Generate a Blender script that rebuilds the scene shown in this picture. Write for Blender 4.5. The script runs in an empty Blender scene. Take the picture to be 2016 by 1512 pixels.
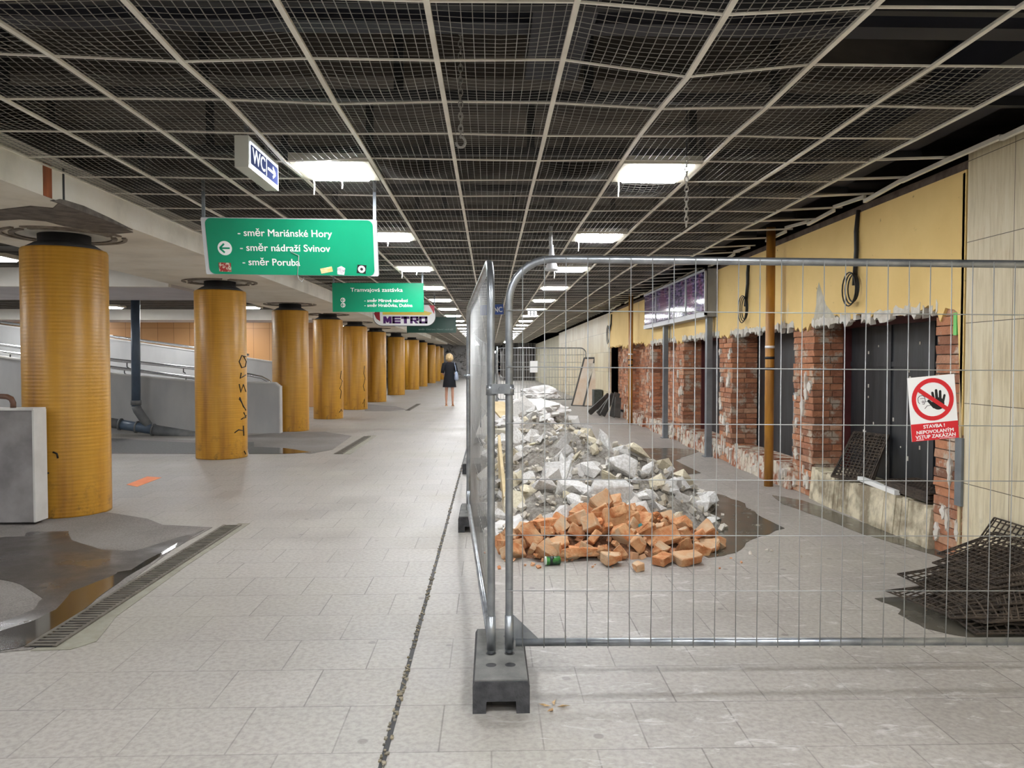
import bpy, bmesh, math, random
from mathutils import Vector, Matrix, noise as mnoise
rnd = random.Random(7)
PI = math.pi
SC = bpy.context.scene
COL = SC.collection
# ------------------------------------------------------------------ camera, world, exposure
EYE, F = 1.5, 1500.0
PITCH, YAW = math.atan(44/1500), math.atan(43/1500)
cam = bpy.data.cameras.new('camera'); cam.sensor_width = 36; cam.lens = 36*F/2016; cam.clip_start = .05; cam.clip_end = 300
camo = bpy.data.objects.new('camera', cam); COL.objects.link(camo)
camo.location = (0, 0, EYE); camo.rotation_euler = (PI/2-PITCH, 0, -YAW)
SC.camera = camo
wd_ = bpy.data.worlds.new('world'); SC.world = wd_; wd_.use_nodes = True
wd_.node_tree.nodes['Background'].inputs[0].default_value = (.5, .5, .5, 1)
wd_.node_tree.nodes['Background'].inputs[1].default_value = .02
SC.view_settings.view_transform = 'Standard'; SC.view_settings.look = 'None'
SC.view_settings.exposure = 0.95; SC.view_settings.gamma = 1.0; SC.view_settings.use_curve_mapping = False
LAMP = 34.0                                   # radiance of the ceiling lamps
SC.cycles.max_bounces = 8; SC.cycles.diffuse_bounces = 5; SC.cycles.glossy_bounces = 3
SC.cycles.use_denoising = True; SC.cycles.sample_clamp_indirect = 8

# ------------------------------------------------------------------ photo ray helpers
RC = camo.rotation_euler.to_matrix()
def ray(px, py): return RC @ Vector(((px-1008)/F, -(py-756)/F, -1))
def at_y(px, py, y): r = ray(px, py); t = y/r.y; return Vector((r.x*t, y, EYE+r.z*t))
def at_z(px, py, z=0.0): r = ray(px, py); t = (z-EYE)/r.z; return Vector((r.x*t, r.y*t, z))
def at_x(px, py, x): r = ray(px, py); t = x/r.x; return Vector((x, r.y*t, EYE+r.z*t))

# ------------------------------------------------------------------ materials
MATS = {}
def L(c):                                    # sRGB 0..255 -> linear
    return tuple(((v/255)/12.92 if v/255 <= .04045 else ((v/255+.055)/1.055)**2.4) for v in c) + (1,)
class NT:
    def __init__(s, name):
        s.m = bpy.data.materials.new(name); s.m.use_nodes = True; s.t = s.m.node_tree
        s.b = s.t.nodes['Principled BSDF']
    def n(s, kind, **kw):
        o = s.t.nodes.new('ShaderNode'+kind)
        for k, v in kw.items():
            if k in o.inputs: o.inputs[k].default_value = v
            else: setattr(o, k, v)
        return o
    def l(s, a, b): s.t.links.new(a, b)
    def coord(s, scale=(1, 1, 1), world=False, loc=(0, 0, 0), rot=(0, 0, 0)):
        src = s.n('NewGeometry').outputs['Position'] if world else s.n('TexCoord').outputs['Object']
        mp = s.n('Mapping'); mp.inputs['Scale'].default_value = scale; mp.inputs['Location'].default_value = loc
        mp.inputs['Rotation'].default_value = rot
        s.l(src, mp.inputs['Vector']); return mp.outputs[0]
    def noise(s, vec, scale=5, detail=5, rough=.55, dist=0):
        o = s.n('TexNoise', Scale=scale, Detail=detail, Roughness=rough, Distortion=dist); s.l(vec, o.inputs['Vector']); return o.outputs['Fac']
    def ramp(s, fac, *stops):
        r = s.n('ValToRGB'); e = r.color_ramp.elements
        while len(e) < len(stops): e.new(.5)
        for el, (p, c) in zip(e, stops): el.position = p; el.color = c
        s.l(fac, r.inputs[0]); return r.outputs[0]
    def mix(s, fac, a, b, mode='MIX'):
        o = s.n('MixRGB', blend_type=mode)
        for i, v in enumerate((fac, a, b)):
            if hasattr(v, 'links'): s.l(v, o.inputs[i])
            elif i == 0: o.inputs[0].default_value = v
            else: o.inputs[i].default_value = v
        return o.outputs[0]
    def math(s, op, a, b=0.0, clamp=False):
        o = s.n('Math', operation=op); o.use_clamp = clamp
        for i, v in enumerate((a, b)):
            if hasattr(v, 'links'): s.l(v, o.inputs[i])
            else: o.inputs[i].default_value = v
        return o.outputs[0]
    def bump(s, h, strength=.3, dist=.02):
        b = s.n('Bump', Strength=strength, Distance=dist); s.l(h, b.inputs['Height']); s.l(b.outputs[0], s.b.inputs['Normal'])
    def col(s, c):
        if hasattr(c, 'links'): s.l(c, s.b.inputs['Base Color'])
        else: s.b.inputs['Base Color'].default_value = c
def M(name, c1, c2=None, scale=6, rough=.6, metal=0, bump=0, detail=6, stretch=(1, 1, 1), ramp=(.35, .65), rand=0, island=0, world=False, bscale=None):
    if name in MATS: return MATS[name]
    t = NT(name); t.b.inputs['Roughness'].default_value = rough; t.b.inputs['Metallic'].default_value = metal
    c1 = L(c1); c2 = L(c2) if c2 else None
    if c2 or bump:
        v = t.coord(stretch, world)
        if rand:                              # shift the grain from object to object
            ad = t.n('VectorMath', operation='ADD'); oi = t.n('ObjectInfo'); t.l(v, ad.inputs[0]); mm = t.math('MULTIPLY', oi.outputs['Random'], 37.0); t.l(mm, ad.inputs[1]); v = ad.outputs[0]
        f = t.noise(v, scale, detail)
        c = t.ramp(f, (ramp[0], c1), (ramp[1], c2 or c1))
        if rand or island:
            src = t.n('ObjectInfo').outputs['Random'] if rand else t.n('NewGeometry').outputs['Random Per Island']
            k = rand or island
            g = t.math('MULTIPLY_ADD', src, k); g.node.inputs[2].default_value = 1-k/2
            hs = t.n('HueSaturation'); t.l(g, hs.inputs['Value']); t.l(c, hs.inputs['Color'])
            if island > .5:
                g2 = t.math('MULTIPLY_ADD', t.math('FRACT', t.math('MULTIPLY', src, 7.31)), .7); g2.node.inputs[2].default_value = .6
                t.l(g2, hs.inputs['Saturation'])
            c = hs.outputs[0]
        t.col(c)
        if bump: t.bump(t.noise(v, bscale or scale*3, 6) if bscale or c2 else f, bump)
    else: t.col(c1)
    MATS[name] = t.m; return t.m
def emit(name, c, strength, base=(240, 240, 240)):
    t = NT(name); t.col(L(base)); t.b.inputs['Emission Color'].default_value = L(c); t.b.inputs['Emission Strength'].default_value = strength
    t.b.inputs['Roughness'].default_value = .95; t.b.inputs['Specular IOR Level'].default_value = 0
    MATS[name] = t.m; return t.m

# floor: pavers, dirty; dusty on the building-site side
t = NT('pavers'); v = t.coord(world=True, loc=(.2, -.094, 0))
br = t.n('TexBrick', offset=.5, Scale=1.0); br.inputs['Mortar Size'].default_value = .0036; br.inputs['Mortar Smooth'].default_value = .25; br.inputs['Bias'].default_value = 0
br.inputs['Brick Width'].default_value = .408; br.inputs['Row Height'].default_value = .4
br.inputs['Color1'].default_value = L((156, 151, 146)); br.inputs['Color2'].default_value = L((170, 165, 159)); br.inputs['Mortar'].default_value = L((58, 55, 53))
t.l(v, br.inputs['Vector'])
w = t.coord(world=True)
n1 = t.noise(w, 1.1, 8, .62); n2 = t.noise(w, 38, 4, .6); n3 = t.noise(w, 7, 7, .65, .6)
fade = t.ramp(t.noise(w, .9, 4), (.38, (0, 0, 0, 1)), (.6, (1, 1, 1, 1)))
c = t.mix(t.math('MULTIPLY', fade, .6), br.outputs['Color'], L((162, 157, 151)))
c = t.mix(.4, c, t.ramp(n1, (.3, L((132, 126, 120))), (.52, L((164, 159, 152))), (.72, L((174, 168, 160)))), 'MIX')
c = t.mix(.55, c, t.ramp(n2, (.35, (.58, .57, .56, 1)), (.6, (1, 1, 1, 1))), 'MULTIPLY')
c = t.mix(t.ramp(n3, (.63, (0, 0, 0, 1)), (.75, (.38, .38, .38, 1))), c, L((104, 99, 93)))
sx = t.n('SeparateXYZ'); t.l(w, sx.inputs[0])
right = t.ramp(t.math('MULTIPLY_ADD', sx.outputs[0], .8, ), (.25, (0, 0, 0, 1)), (.6, (1, 1, 1, 1)))
ws = t.coord((1.0, 2.6, 1), True, rot=(0, 0, .5))
scuff = t.ramp(t.noise(ws, 4.5, 9, .72, 1.2), (.56, (0, 0, 0, 1)), (.66, (.75, .75, .75, 1)))
c = t.mix(t.math('MULTIPLY', scuff, right), c, L((196, 194, 192)))
green = t.ramp(t.noise(w, .55, 3), (.5, (0, 0, 0, 1)), (.64, (.2, .2, .2, 1)))
c = t.mix(green, c, L((150, 146, 126)))
sp = t.n('TexVoronoi', Scale=3.1); t.l(w, sp.inputs['Vector'])
c = t.mix(t.ramp(sp.outputs['Distance'], (.055, (.55, .55, .55, 1)), (.075, (0, 0, 0, 1))), c, L((96, 92, 88)))
t.col(c); t.l(t.ramp(n1, (.3, (.38, .38, .38, 1)), (.7, (.6, .6, .6, 1))), t.b.inputs['Roughness'])
t.bump(t.mix(.85, n2, br.outputs['Fac'], 'SUBTRACT'), .22, .006); MATS['pavers'] = t.m

# yellow column mosaic
t = NT('ochre_mosaic'); v = t.coord((1, 1, 1))
ring = t.coord((3, 3, 60)); f1 = t.noise(ring, 1.0, 3); streak = t.noise(t.coord((3.2, 3.2, .25)), 1.6, 4); wear = t.noise(v, 5, 8, .7)
c = t.ramp(streak, (.3, L((158, 106, 28))), (.5, L((194, 140, 40))), (.7, L((204, 152, 56))))
c = t.mix(.35, c, t.ramp(f1, (.35, (.62, .6, .55, 1)), (.65, (1, 1, 1, 1))), 'MULTIPLY')
sx = t.n('SeparateXYZ'); t.l(v, sx.inputs[0])
low = t.ramp(sx.outputs[2], (0, (1, 1, 1, 1)), (.55, (0, 0, 0, 1)))
c = t.mix(t.math('MULTIPLY', low, t.ramp(wear, (.55, (0, 0, 0, 1)), (.68, (.85, .85, .85, 1)))), c, L((92, 66, 34)))
wv = t.n('TexWave', wave_type='BANDS', bands_direction='Z', Scale=9.0, Distortion=.3); t.l(v, wv.inputs['Vector'])
t.col(c); t.b.inputs['Roughness'].default_value = .38; t.bump(t.mix(.5, wv.outputs['Fac'], f1), .12, .01); MATS['ochre_mosaic'] = t.m

# concrete edge with rust runs
t = NT('painted_concrete'); w = t.coord(world=True); n1 = t.noise(w, 1.4, 8, .65); n2 = t.noise(w, 14, 6, .7)
c = t.ramp(n1, (.3, L((206, 200, 186))), (.5, L((228, 222, 208))), (.7, L((236, 232, 222))))
c = t.mix(t.ramp(n2, (.69, (0, 0, 0, 1)), (.74, (.7, .7, .7, 1))), c, L((110, 100, 90)))
t.col(c); t.b.inputs['Roughness'].default_value = .75; t.bump(n2, .25, .02); MATS['painted_concrete'] = t.m

# travertine slabs (coordinates: along the wall, height)
t = NT('travertine'); v0 = t.coord(world=True)
sx = t.n('SeparateXYZ'); t.l(v0, sx.inputs[0]); cb = t.n('CombineXYZ'); t.l(sx.outputs[1], cb.inputs[0]); t.l(sx.outputs[2], cb.inputs[1])
mp = t.n('Mapping'); mp.inputs['Location'].default_value = (.35, -.003, 0); t.l(cb.outputs[0], mp.inputs['Vector'])
br = t.n('TexBrick', offset=0.0, Scale=1.0); br.inputs['Mortar Size'].default_value = .003; br.inputs['Mortar Smooth'].default_value = .2; br.inputs['Brick Width'].default_value = .6; br.inputs['Row Height'].default_value = .594
br.inputs['Color1'].default_value = L((198, 176, 138)); br.inputs['Color2'].default_value = L((228, 219, 194)); br.inputs['Mortar'].default_value = L((92, 80, 62)); t.l(mp.outputs[0], br.inputs['Vector'])
st = t.noise(t.coord((1, 7, .55), True), 3.2, 8, .7, .4); bl = t.noise(v0, 2.2, 7, .65)
c = t.mix(.6, br.outputs['Color'], t.ramp(st, (.28, L((150, 132, 96))), (.5, L((212, 200, 166))), (.7, L((228, 220, 198)))))
c = t.mix(t.ramp(bl, (.58, (0, 0, 0, 1)), (.76, (.5, .5, .5, 1))), c, L((196, 156, 112)))
c = t.mix(br.outputs['Fac'], c, L((92, 80, 62)))
grime = t.ramp(sx.outputs[2], (0, (1, 1, 1, 1)), (.5, (0, 0, 0, 1)))
c = t.mix(t.math('MULTIPLY', grime, t.ramp(t.noise(v0, 6, 7, .7), (.5, (0, 0, 0, 1)), (.64, (.8, .8, .8, 1)))), c, L((112, 106, 94)))
t.col(c); t.b.inputs['Roughness'].default_value = .45; t.bump(t.mix(.7, st, br.outputs['Fac'], 'SUBTRACT'), .2, .006); MATS['travertine'] = t.m

# yellow plaster
t = NT('yellow_plaster'); w = t.coord(world=True); n1 = t.noise(w, .8, 6); n2 = t.noise(w, 9, 8, .7)
c = t.ramp(n1, (.3, L((222, 188, 116))), (.6, L((238, 206, 136))))
c = t.mix(t.ramp(n2, (.66, (0, 0, 0, 1)), (.70, (.8, .8, .8, 1))), c, L((140, 112, 66)))
c = t.mix(t.ramp(t.noise(t.coord((1, 1.7, .6), True), .9, 5), (.66, (0, 0, 0, 1)), (.68, (.85, .85, .85, 1))), c, L((196, 190, 174)))
t.col(c); t.b.inputs['Roughness'].default_value = .7; t.bump(n2, .1, .01); MATS['yellow_plaster'] = t.m

# wet and dry asphalt
t = NT('asphalt'); w = t.coord(world=True); n1 = t.noise(w, 90, 3, .7); n2 = t.noise(w, 1.3, 5)
c = t.ramp(n1, (.35, L((84, 79, 76))), (.65, L((150, 144, 138)))); c = t.mix(.5, c, t.ramp(n2, (.35, L((104, 99, 95))), (.65, L((138, 132, 128)))))
t.col(c); t.b.inputs['Roughness'].default_value = .7; t.bump(n1, .4, .004); MATS['asphalt'] = t.m
t = NT('wet_asphalt'); w = t.coord(world=True); n1 = t.noise(w, 90, 3, .7); n2 = t.noise(w, 2.0, 5)
c = t.ramp(n1, (.3, L((44, 40, 38))), (.7, L((98, 92, 87)))); t.col(t.mix(.4, c, L((62, 58, 54))))
t.l(t.ramp(n2, (.4, (.26, .26, .26, 1)), (.6, (.5, .5, .5, 1))), t.b.inputs['Roughness']); t.bump(n1, .25, .003); MATS['wet_asphalt'] = t.m
t = NT('water'); t.col(L((52, 48, 40))); t.b.inputs['Roughness'].default_value = .06; t.b.inputs['Specular IOR Level'].default_value = .8; MATS['water'] = t.m
t = NT('wet_pavers'); w = t.coord(world=True); n1 = t.noise(w, 4, 6)
t.col(t.ramp(n1, (.35, L((84, 80, 71))), (.65, L((94, 90, 80))))); t.l(t.ramp(n1, (.3, (.16, .16, .16, 1)), (.7, (.3, .3, .3, 1))), t.b.inputs['Roughness']); MATS['wet_pavers'] = t.m

# mural of scribbled paint on the far wall
t = NT('mural'); w = t.coord((1, 1, 1.3), True); n1 = t.noise(w, 1.7, 8, .75, 1.5); n2 = t.noise(w, .9, 3)
c = t.ramp(n1, (.4, L((60, 60, 60))), (.47, L((170, 166, 160))), (.55, L((224, 220, 216))), (.64, L((110, 104, 100))))
t.col(t.mix(t.ramp(n2, (.46, (0, 0, 0, 1)), (.56, (1, 1, 1, 1))), L((216, 214, 212)), c)); t.b.inputs['Roughness'].default_value = .8; MATS['mural'] = t.m

# screens full of departure lines
t = NT('timetable'); w = t.coord((1, 5, 18)); n1 = t.noise(w, 1.3, 3, .6); n2 = t.noise(t.coord((1, 1.6, 1)), 1.5, 2)
c = t.ramp(n1, (.45, L((64, 60, 104))), (.52, L((112, 104, 150))), (.6, L((150, 128, 160))))
t.col(t.mix(t.ramp(n2, (.5, (0, 0, 0, 1)), (.6, (.6, .6, .6, 1))), c, L((140, 70, 110)))); t.b.inputs['Roughness'].default_value = .08; t.b.inputs['Coat Weight'].default_value = .5; MATS['timetable'] = t.m

galv = M('galvanised', (176, 180, 184), (140, 145, 150), 9, .36, .85, bump=.04)
wire = M('wire', (178, 179, 178), None, rough=.45, metal=.5)
runner_m = M('runner_paint', (246, 242, 230), (228, 222, 210), 4, .6)
mesh_m = M('mesh_wire', (176, 174, 168), (128, 125, 120), 3, .5, .3)
lamp_frame = M('lamp_frame', (214, 210, 196), (196, 190, 172), 3, .5)
lampm = emit('lamp_diffuser', (250, 252, 255), LAMP)
void_m = M('void_slab', (54, 50, 46), (96, 89, 82), 1.6, .9, bump=.2, stretch=(.5, 2, 1), world=True)
black_m = M('black_steel', (24, 24, 26), (36, 36, 38), 5, .6)
strap_m = M('dark_duct', (30, 32, 42), (46, 46, 54), 2, .6)
neck_m = M('dark_neck', (34, 34, 36), (50, 50, 52), 6, .6)
ring_m = M('ring_scar', (110, 100, 90), (150, 142, 130), 10, .8)
scar_m = M('bare_concrete', (120, 112, 104), (88, 82, 76), 8, .9, bump=.6)
rust_m = M('rust_run', (168, 92, 48), (128, 70, 36), 6, .8, stretch=(2, 2, .4))
conc_m = M('ramp_concrete', (172, 172, 172), (186, 186, 184), 2.2, .65, bump=.05, stretch=(1, 1, .4), world=True)
concl_m = M('parapet_edge', (196, 194, 190), (210, 208, 204), 4, .6, world=True)
beam_m = M('beam_concrete', (218, 214, 204), (230, 226, 218), 1.5, .75, world=True, bump=.05)
soff_m = M('purple_grey', (190, 186, 190), (204, 200, 203), 1.5, .7, world=True)
t = NT('brick'); v = t.coord(); isl = t.n('NewGeometry').outputs['Random Per Island']; w = t.coord(world=True)
c = t.ramp(isl, (0, L((136, 96, 76))), (.25, L((188, 130, 98))), (.5, L((206, 142, 104))), (.75, L((164, 110, 84))), (1, L((214, 168, 136))))
c = t.mix(.45, c, t.ramp(t.noise(v, 14, 8, .7), (.35, (.45, .42, .4, 1)), (.6, (1, 1, 1, 1))), 'MULTIPLY')
c = t.mix(t.ramp(t.noise(w, 3.4, 8, .7), (.54, (0, 0, 0, 1)), (.6, (.85, .85, .85, 1))), c, L((196, 184, 166)))
t.col(c); t.b.inputs['Roughness'].default_value = .92; t.bump(t.noise(v, 34, 6, .7), .8, .02); brick_m = MATS['brick'] = t.m
mortar_m = M('mortar', (128, 110, 96), (160, 146, 128), 20, .95, bump=.8, world=True)
plaster_w = M('white_plaster', (222, 218, 210), (196, 188, 174), 9, .85, bump=.4)
sill_m = M('sill_plaster', (214, 204, 178), (140, 128, 106), 5, .85, bump=.8, world=True, detail=9, ramp=(.4, .6))
door_m = M('black_board', (34, 36, 38), (52, 54, 58), 3, .45, bump=.08, world=True, stretch=(1, 3, .5))
maroon_m = M('maroon_paint', (72, 30, 32), (88, 40, 40), 5, .5)
pipe_y = M('ochre_pipe', (188, 134, 50), (146, 96, 38), 3, .45, stretch=(3, 3, .6))
pipe_b = M('blue_grey_pipe', (88, 104, 122), (74, 88, 104), 3, .4)
pipe_g = M('grey_pipe', (120, 122, 122), (92, 94, 96), 5, .5)
steelg = M('steel_post', (116, 122, 128), (134, 140, 146), 5, .45, .4)
green_m = M('sign_green', (14, 138, 100), (18, 150, 110), 1.2, .25)
dgreen_m = M('sign_dark_green', (16, 74, 62), (20, 82, 68), 2, .35)
white_m = M('sign_white', (236, 236, 234), None, rough=.45)
offw_m = M('sign_edge', (200, 202, 204), None, rough=.45)
ink_m = M('black_ink', (18, 18, 20), None, rough=.5)
red_m = M('sign_red', (206, 32, 44), None, rough=.4)
purple_m = M('purple_letters', (84, 24, 112), (52, 20, 64), 1.5, .4)
yellow_m = M('yellow_swoosh', (232, 216, 90), (236, 190, 80), 3, .4)
blue_m = M('sign_blue', (46, 78, 150), None, rough=.4)
orange_m = M('orange_tape', (236, 130, 74), (240, 148, 92), 8, .6)
hand_m = M('handrail', (206, 206, 206), None, rough=.25, metal=.8)
brownrail = M('brown_rail', (112, 78, 60), (88, 62, 48), 5, .45)
otile = None
rub_w = M('rubble_white', (222, 221, 220), (190, 187, 182), 7, .9, bump=.35, rand=.14)
rub_y = M('rubble_cream', (222, 214, 192), (198, 188, 162), 7, .9, bump=.4, rand=.15)
rub_g = M('rubble_grey', (196, 193, 190), (216, 213, 208), 9, .9, bump=.4, rand=.2)
rub_b = M('rubble_brick', (184, 120, 76), (206, 162, 120), 11, .92, bump=.6, rand=.4, ramp=(.4, .6))
rub_bt = M('rubble_brick_face', (194, 172, 144), (194, 146, 104), 8, .92, bump=.5, rand=.3)
fines_m = M('rubble_fines', (166, 161, 154), (120, 114, 106), 22, .95, bump=1.0, world=True, detail=9)  # debris toned darker to stand in for deep shade between the chunks
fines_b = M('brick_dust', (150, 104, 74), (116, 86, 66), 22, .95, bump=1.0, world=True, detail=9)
sack_m = M('white_sack', (226, 224, 222), (206, 202, 198), 5, .7, bump=.15)
board_m = M('beige_board', (206, 188, 150), (180, 158, 118), 3, .8, bump=.1)
darkb_m = M('dark_board', (64, 64, 62), (88, 86, 82), 5, .7)
rustmesh = M('rusty_mesh', (54, 47, 42), (88, 76, 64), 10, .8, .3)
rubber_m = M('recycled_rubber', (52, 53, 56), (74, 74, 76), 22, .75, bump=.35)
rubber_t = M('paler_rubber', (122, 122, 118), (98, 98, 96), 9, .85, bump=.25)  # top face of the fence foot, paler than the block
cable_m = M('cable', (26, 25, 24), None, rough=.5)
iron_m = M('grate_iron', (120, 114, 104), (92, 86, 78), 12, .6, .3)
sand_m = M('drain_mortar', (146, 143, 130), (132, 128, 114), 9, .85, bump=.2, world=True)
skin_m = M('skin', (206, 156, 132), (198, 146, 122), 8, .5)
hair_m = M('blonde_hair', (214, 190, 146), (160, 128, 86), 14, .5, stretch=(3, 3, .7))
dress_m = M('navy_dress', (8, 10, 18), (12, 14, 24), 6, .85)
bag_m = M('blue_bag', (150, 164, 190), (170, 182, 204), 5, .6)
sandal_m = M('sandal', (200, 146, 84), None, rough=.5)

# ------------------------------------------------------------------ mesh builder
class MB:
    def __init__(s): s.v = []; s.f = []; s.m = []; s.sm = []
    def add(s, vs, fs, m=0, smooth=False):
        b = len(s.v); s.v += [Vector(p) for p in vs]
        for f in fs: s.f.append([b+i for i in f]); s.m.append(m); s.sm.append(smooth)
        return s
    def box(s, x0, x1, y0, y1, z0, z1, m=0):
        return s.add([(x0, y0, z0), (x1, y0, z0), (x1, y1, z0), (x0, y1, z0), (x0, y0, z1), (x1, y0, z1), (x1, y1, z1), (x0, y1, z1)],
                     [(0, 3, 2, 1), (4, 5, 6, 7), (0, 1, 5, 4), (1, 2, 6, 5), (2, 3, 7, 6), (3, 0, 4, 7)], m)
    def hexa(s, p, m=0):                      # eight points, bottom ring then top ring
        return s.add(p, [(0, 3, 2, 1), (4, 5, 6, 7), (0, 1, 5, 4), (1, 2, 6, 5), (2, 3, 7, 6), (3, 0, 4, 7)], m)
    def bar(s, p, q, w, h, up=(0, 0, 1), m=0):
        p, q = Vector(p), Vector(q); d = (q-p).normalized(); u = Vector(up)
        if abs(d.dot(u)) > .98: u = Vector((0, 1, 0))
        r = d.cross(u).normalized(); u = r.cross(d).normalized()
        o = [(-1, -1), (1, -1), (1, 1), (-1, 1)]
        vs = [p+r*a*w/2+u*b*h/2 for a, b in o]+[q+r*a*w/2+u*b*h/2 for a, b in o]
        return s.add(vs, [(3, 2, 1, 0), (4, 5, 6, 7), (0, 1, 5, 4), (1, 2, 6, 5), (2, 3, 7, 6), (3, 0, 4, 7)], m)
    def tube(s, pts, r, n=10, m=0, closed=False, cap=True):
        pts = [Vector(p) for p in pts]; k = len(pts); rings = []; ref = None
        rr = r if isinstance(r, (list, tuple)) else [r]*k
        for i, p in enumerate(pts):
            a = pts[i-1] if (i or closed) else p; b = pts[(i+1) % k] if (i < k-1 or closed) else p
            d = (b-a).normalized()
            if ref is None: ref = d.orthogonal().normalized()
            ref = (ref-d*ref.dot(d))
            ref = ref.normalized() if ref.length > 1e-6 else d.orthogonal().normalized()
            bi = d.cross(ref)
            rings.append([p+(ref*math.cos(2*PI*j/n)+bi*math.sin(2*PI*j/n))*rr[i] for j in range(n)])
        vs = [q for R in rings for q in R]; fs = []
        for i in range(k if closed else k-1):
            a = i*n; b = ((i+1) % k)*n
            fs += [(a+j, a+(j+1) % n, b+(j+1) % n, b+j) for j in range(n)]
        s.add(vs, fs, m, n > 4)
        if cap and not closed:
            o = len(s.v)-k*n
            s.f += [[o+j for j in range(n)][::-1], [o+(k-1)*n+j for j in range(n)]]; s.m += [m, m]; s.sm += [False, False]
        return s
    def lathe(s, c, prof, n=32, m=0, smooth=True):
        cx, cy, cz = c; vs = []; fs = []
        for r, z in prof: vs += [(cx+r*math.cos(2*PI*j/n), cy+r*math.sin(2*PI*j/n), cz+z) for j in range(n)]
        for i in range(len(prof)-1): fs += [(i*n+j, i*n+(j+1) % n, (i+1)*n+(j+1) % n, (i+1)*n+j) for j in range(n)]
        s.add(vs, fs, m, smooth); o = len(s.v)-len(vs); k = len(prof)
        s.f += [[o+j for j in range(n)][::-1], [o+(k-1)*n+j for j in range(n)]]; s.m += [m, m]; s.sm += [False, False]
        return s
    def prism(s, poly, d, m=0):               # poly of 3d points, extruded by vector d
        n = len(poly); d = Vector(d); vs = [Vector(p) for p in poly]; vs += [p+d for p in vs]
        return s.add(vs, [tuple(range(n))[::-1], tuple(range(n, 2*n))]+[(i, (i+1) % n, n+(i+1) % n, n+i) for i in range(n)], m)
    def build(s, name, mats, parent=None, origin=None):
        me = bpy.data.meshes.new(name)
        o0 = Vector(parent.location) if parent is not None and 'wo' not in parent else Vector((0, 0, 0))
        if parent is not None and parent.get('wo') is not None: o0 = Vector(parent['wo'])
        if origin is not None: o0 = Vector(origin)
        me.from_pydata([tuple(p-o0) for p in s.v], [], s.f)
        for p, m, sm in zip(me.polygons, s.m, s.sm): p.material_index = m; p.use_smooth = sm
        for m in (mats if isinstance(mats, (list, tuple)) else [mats]): me.materials.append(m)
        me.update()
        bm = bmesh.new(); bm.from_mesh(me); bmesh.ops.recalc_face_normals(bm, faces=bm.faces); bm.to_mesh(me); bm.free()
        o = bpy.data.objects.new(name, me); COL.objects.link(o)
        if parent is not None: o.parent = parent
        if origin is not None and parent is None: o.location = o0
        if parent is not None:                # children of meshes: keep the world position
            base = WORLD.get(parent.name, Vector(parent.location)); o.location = o0-base; WORLD[o.name] = o0
        else: WORLD[o.name] = Vector(o.location)
        return o
WORLD = {}
def thing(name, loc, label, cat, group=None):
    o = bpy.data.objects.new(name, None); COL.objects.link(o); o.location = loc; o.empty_display_size = .1
    o['label'] = label; o['category'] = cat
    if group: o['group'] = group
    WORLD[o.name] = Vector(loc); return o
def tag(o, label, cat, group=None, kind=None):
    o['label'] = label; o['category'] = cat
    if group: o['group'] = group
    if kind: o['kind'] = kind
    return o
def struct(o): o['kind'] = 'structure'; return o
def part(mb, name, mats, parent):
    mb_o = WORLD[parent.name]
    me_o = mb.build(name, mats, None, origin=mb_o); me_o.parent = parent; me_o.location = (0, 0, 0); WORLD[me_o.name] = mb_o
    return me_o
def kids(o): return [c for c in COL.objects if c.parent == o]
def dup(o, loc, label=None, group=None, parent=None):
    c = o.copy(); COL.objects.link(c)
    if parent: c.parent = parent
    else: c.location = loc
    if label: c['label'] = label
    if group: c['group'] = group
    for ch in list(o.children): dup(ch, None, parent=c)
    return c

# ------------------------------------------------------------------ flat work on a sign: frame (origin bottom-left, right, up, out)
class Fr:
    def __init__(s, o, u, v): s.o = Vector(o); s.u = Vector(u).normalized(); s.v = Vector(v).normalized(); s.n = s.u.cross(s.v).normalized()
    def p(s, a, b, c=0): return s.o+s.u*a+s.v*b+s.n*c
def slab(mb, fr, poly, c0, c1, m=0): return mb.prism([fr.p(a, b, c0) for a, b in poly], fr.n*(c1-c0), m)
def circ(x, y, r, n=28, a0=0, a1=2*PI): return [(x+r*math.cos(a0+(a1-a0)*i/n), y+r*math.sin(a0+(a1-a0)*i/n)) for i in range(n)]
def rrect(x0, x1, y0, y1, r, n=5):
    P = []
    for cx, cy, a in ((x1-r, y1-r, 0), (x0+r, y1-r, PI/2), (x0+r, y0+r, PI), (x1-r, y0+r, 1.5*PI)):
        P += [(cx+r*math.cos(a+PI/2*i/n), cy+r*math.sin(a+PI/2*i/n)) for i in range(n+1)]
    return P
def ringp(mb, fr, x, y, r0, r1, c0, c1, n=36, m=0):
    for i in range(n):
        a, b = 2*PI*i/n, 2*PI*(i+1)/n
        slab(mb, fr, [(x+r0*math.cos(a), y+r0*math.sin(a)), (x+r1*math.cos(a), y+r1*math.sin(a)), (x+r1*math.cos(b), y+r1*math.sin(b)), (x+r0*math.cos(b), y+r0*math.sin(b))], c0, c1, m)
def stroke(mb, fr, pts, w, c0, c1, m=0):
    for (x0, y0), (x1, y1) in zip(pts, pts[1:]):
        l = math.hypot(x1-x0, y1-y0) or 1e-6; nx, ny = -(y1-y0)/l*w/2, (x1-x0)/l*w/2
        slab(mb, fr, [(x0+nx, y0+ny), (x0-nx, y0-ny), (x1-nx, y1-ny), (x1+nx, y1+ny)], c0, c1, m)
def capsule(x0, y0, x1, y1, r0, r1, n=8):
    a = math.atan2(y1-y0, x1-x0)
    return [(x1+r1*math.cos(a-PI/2+PI*i/n), y1+r1*math.sin(a-PI/2+PI*i/n)) for i in range(n+1)]+[(x0+r0*math.cos(a+PI/2+PI*i/n), y0+r0*math.sin(a+PI/2+PI*i/n)) for i in range(n+1)]
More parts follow.
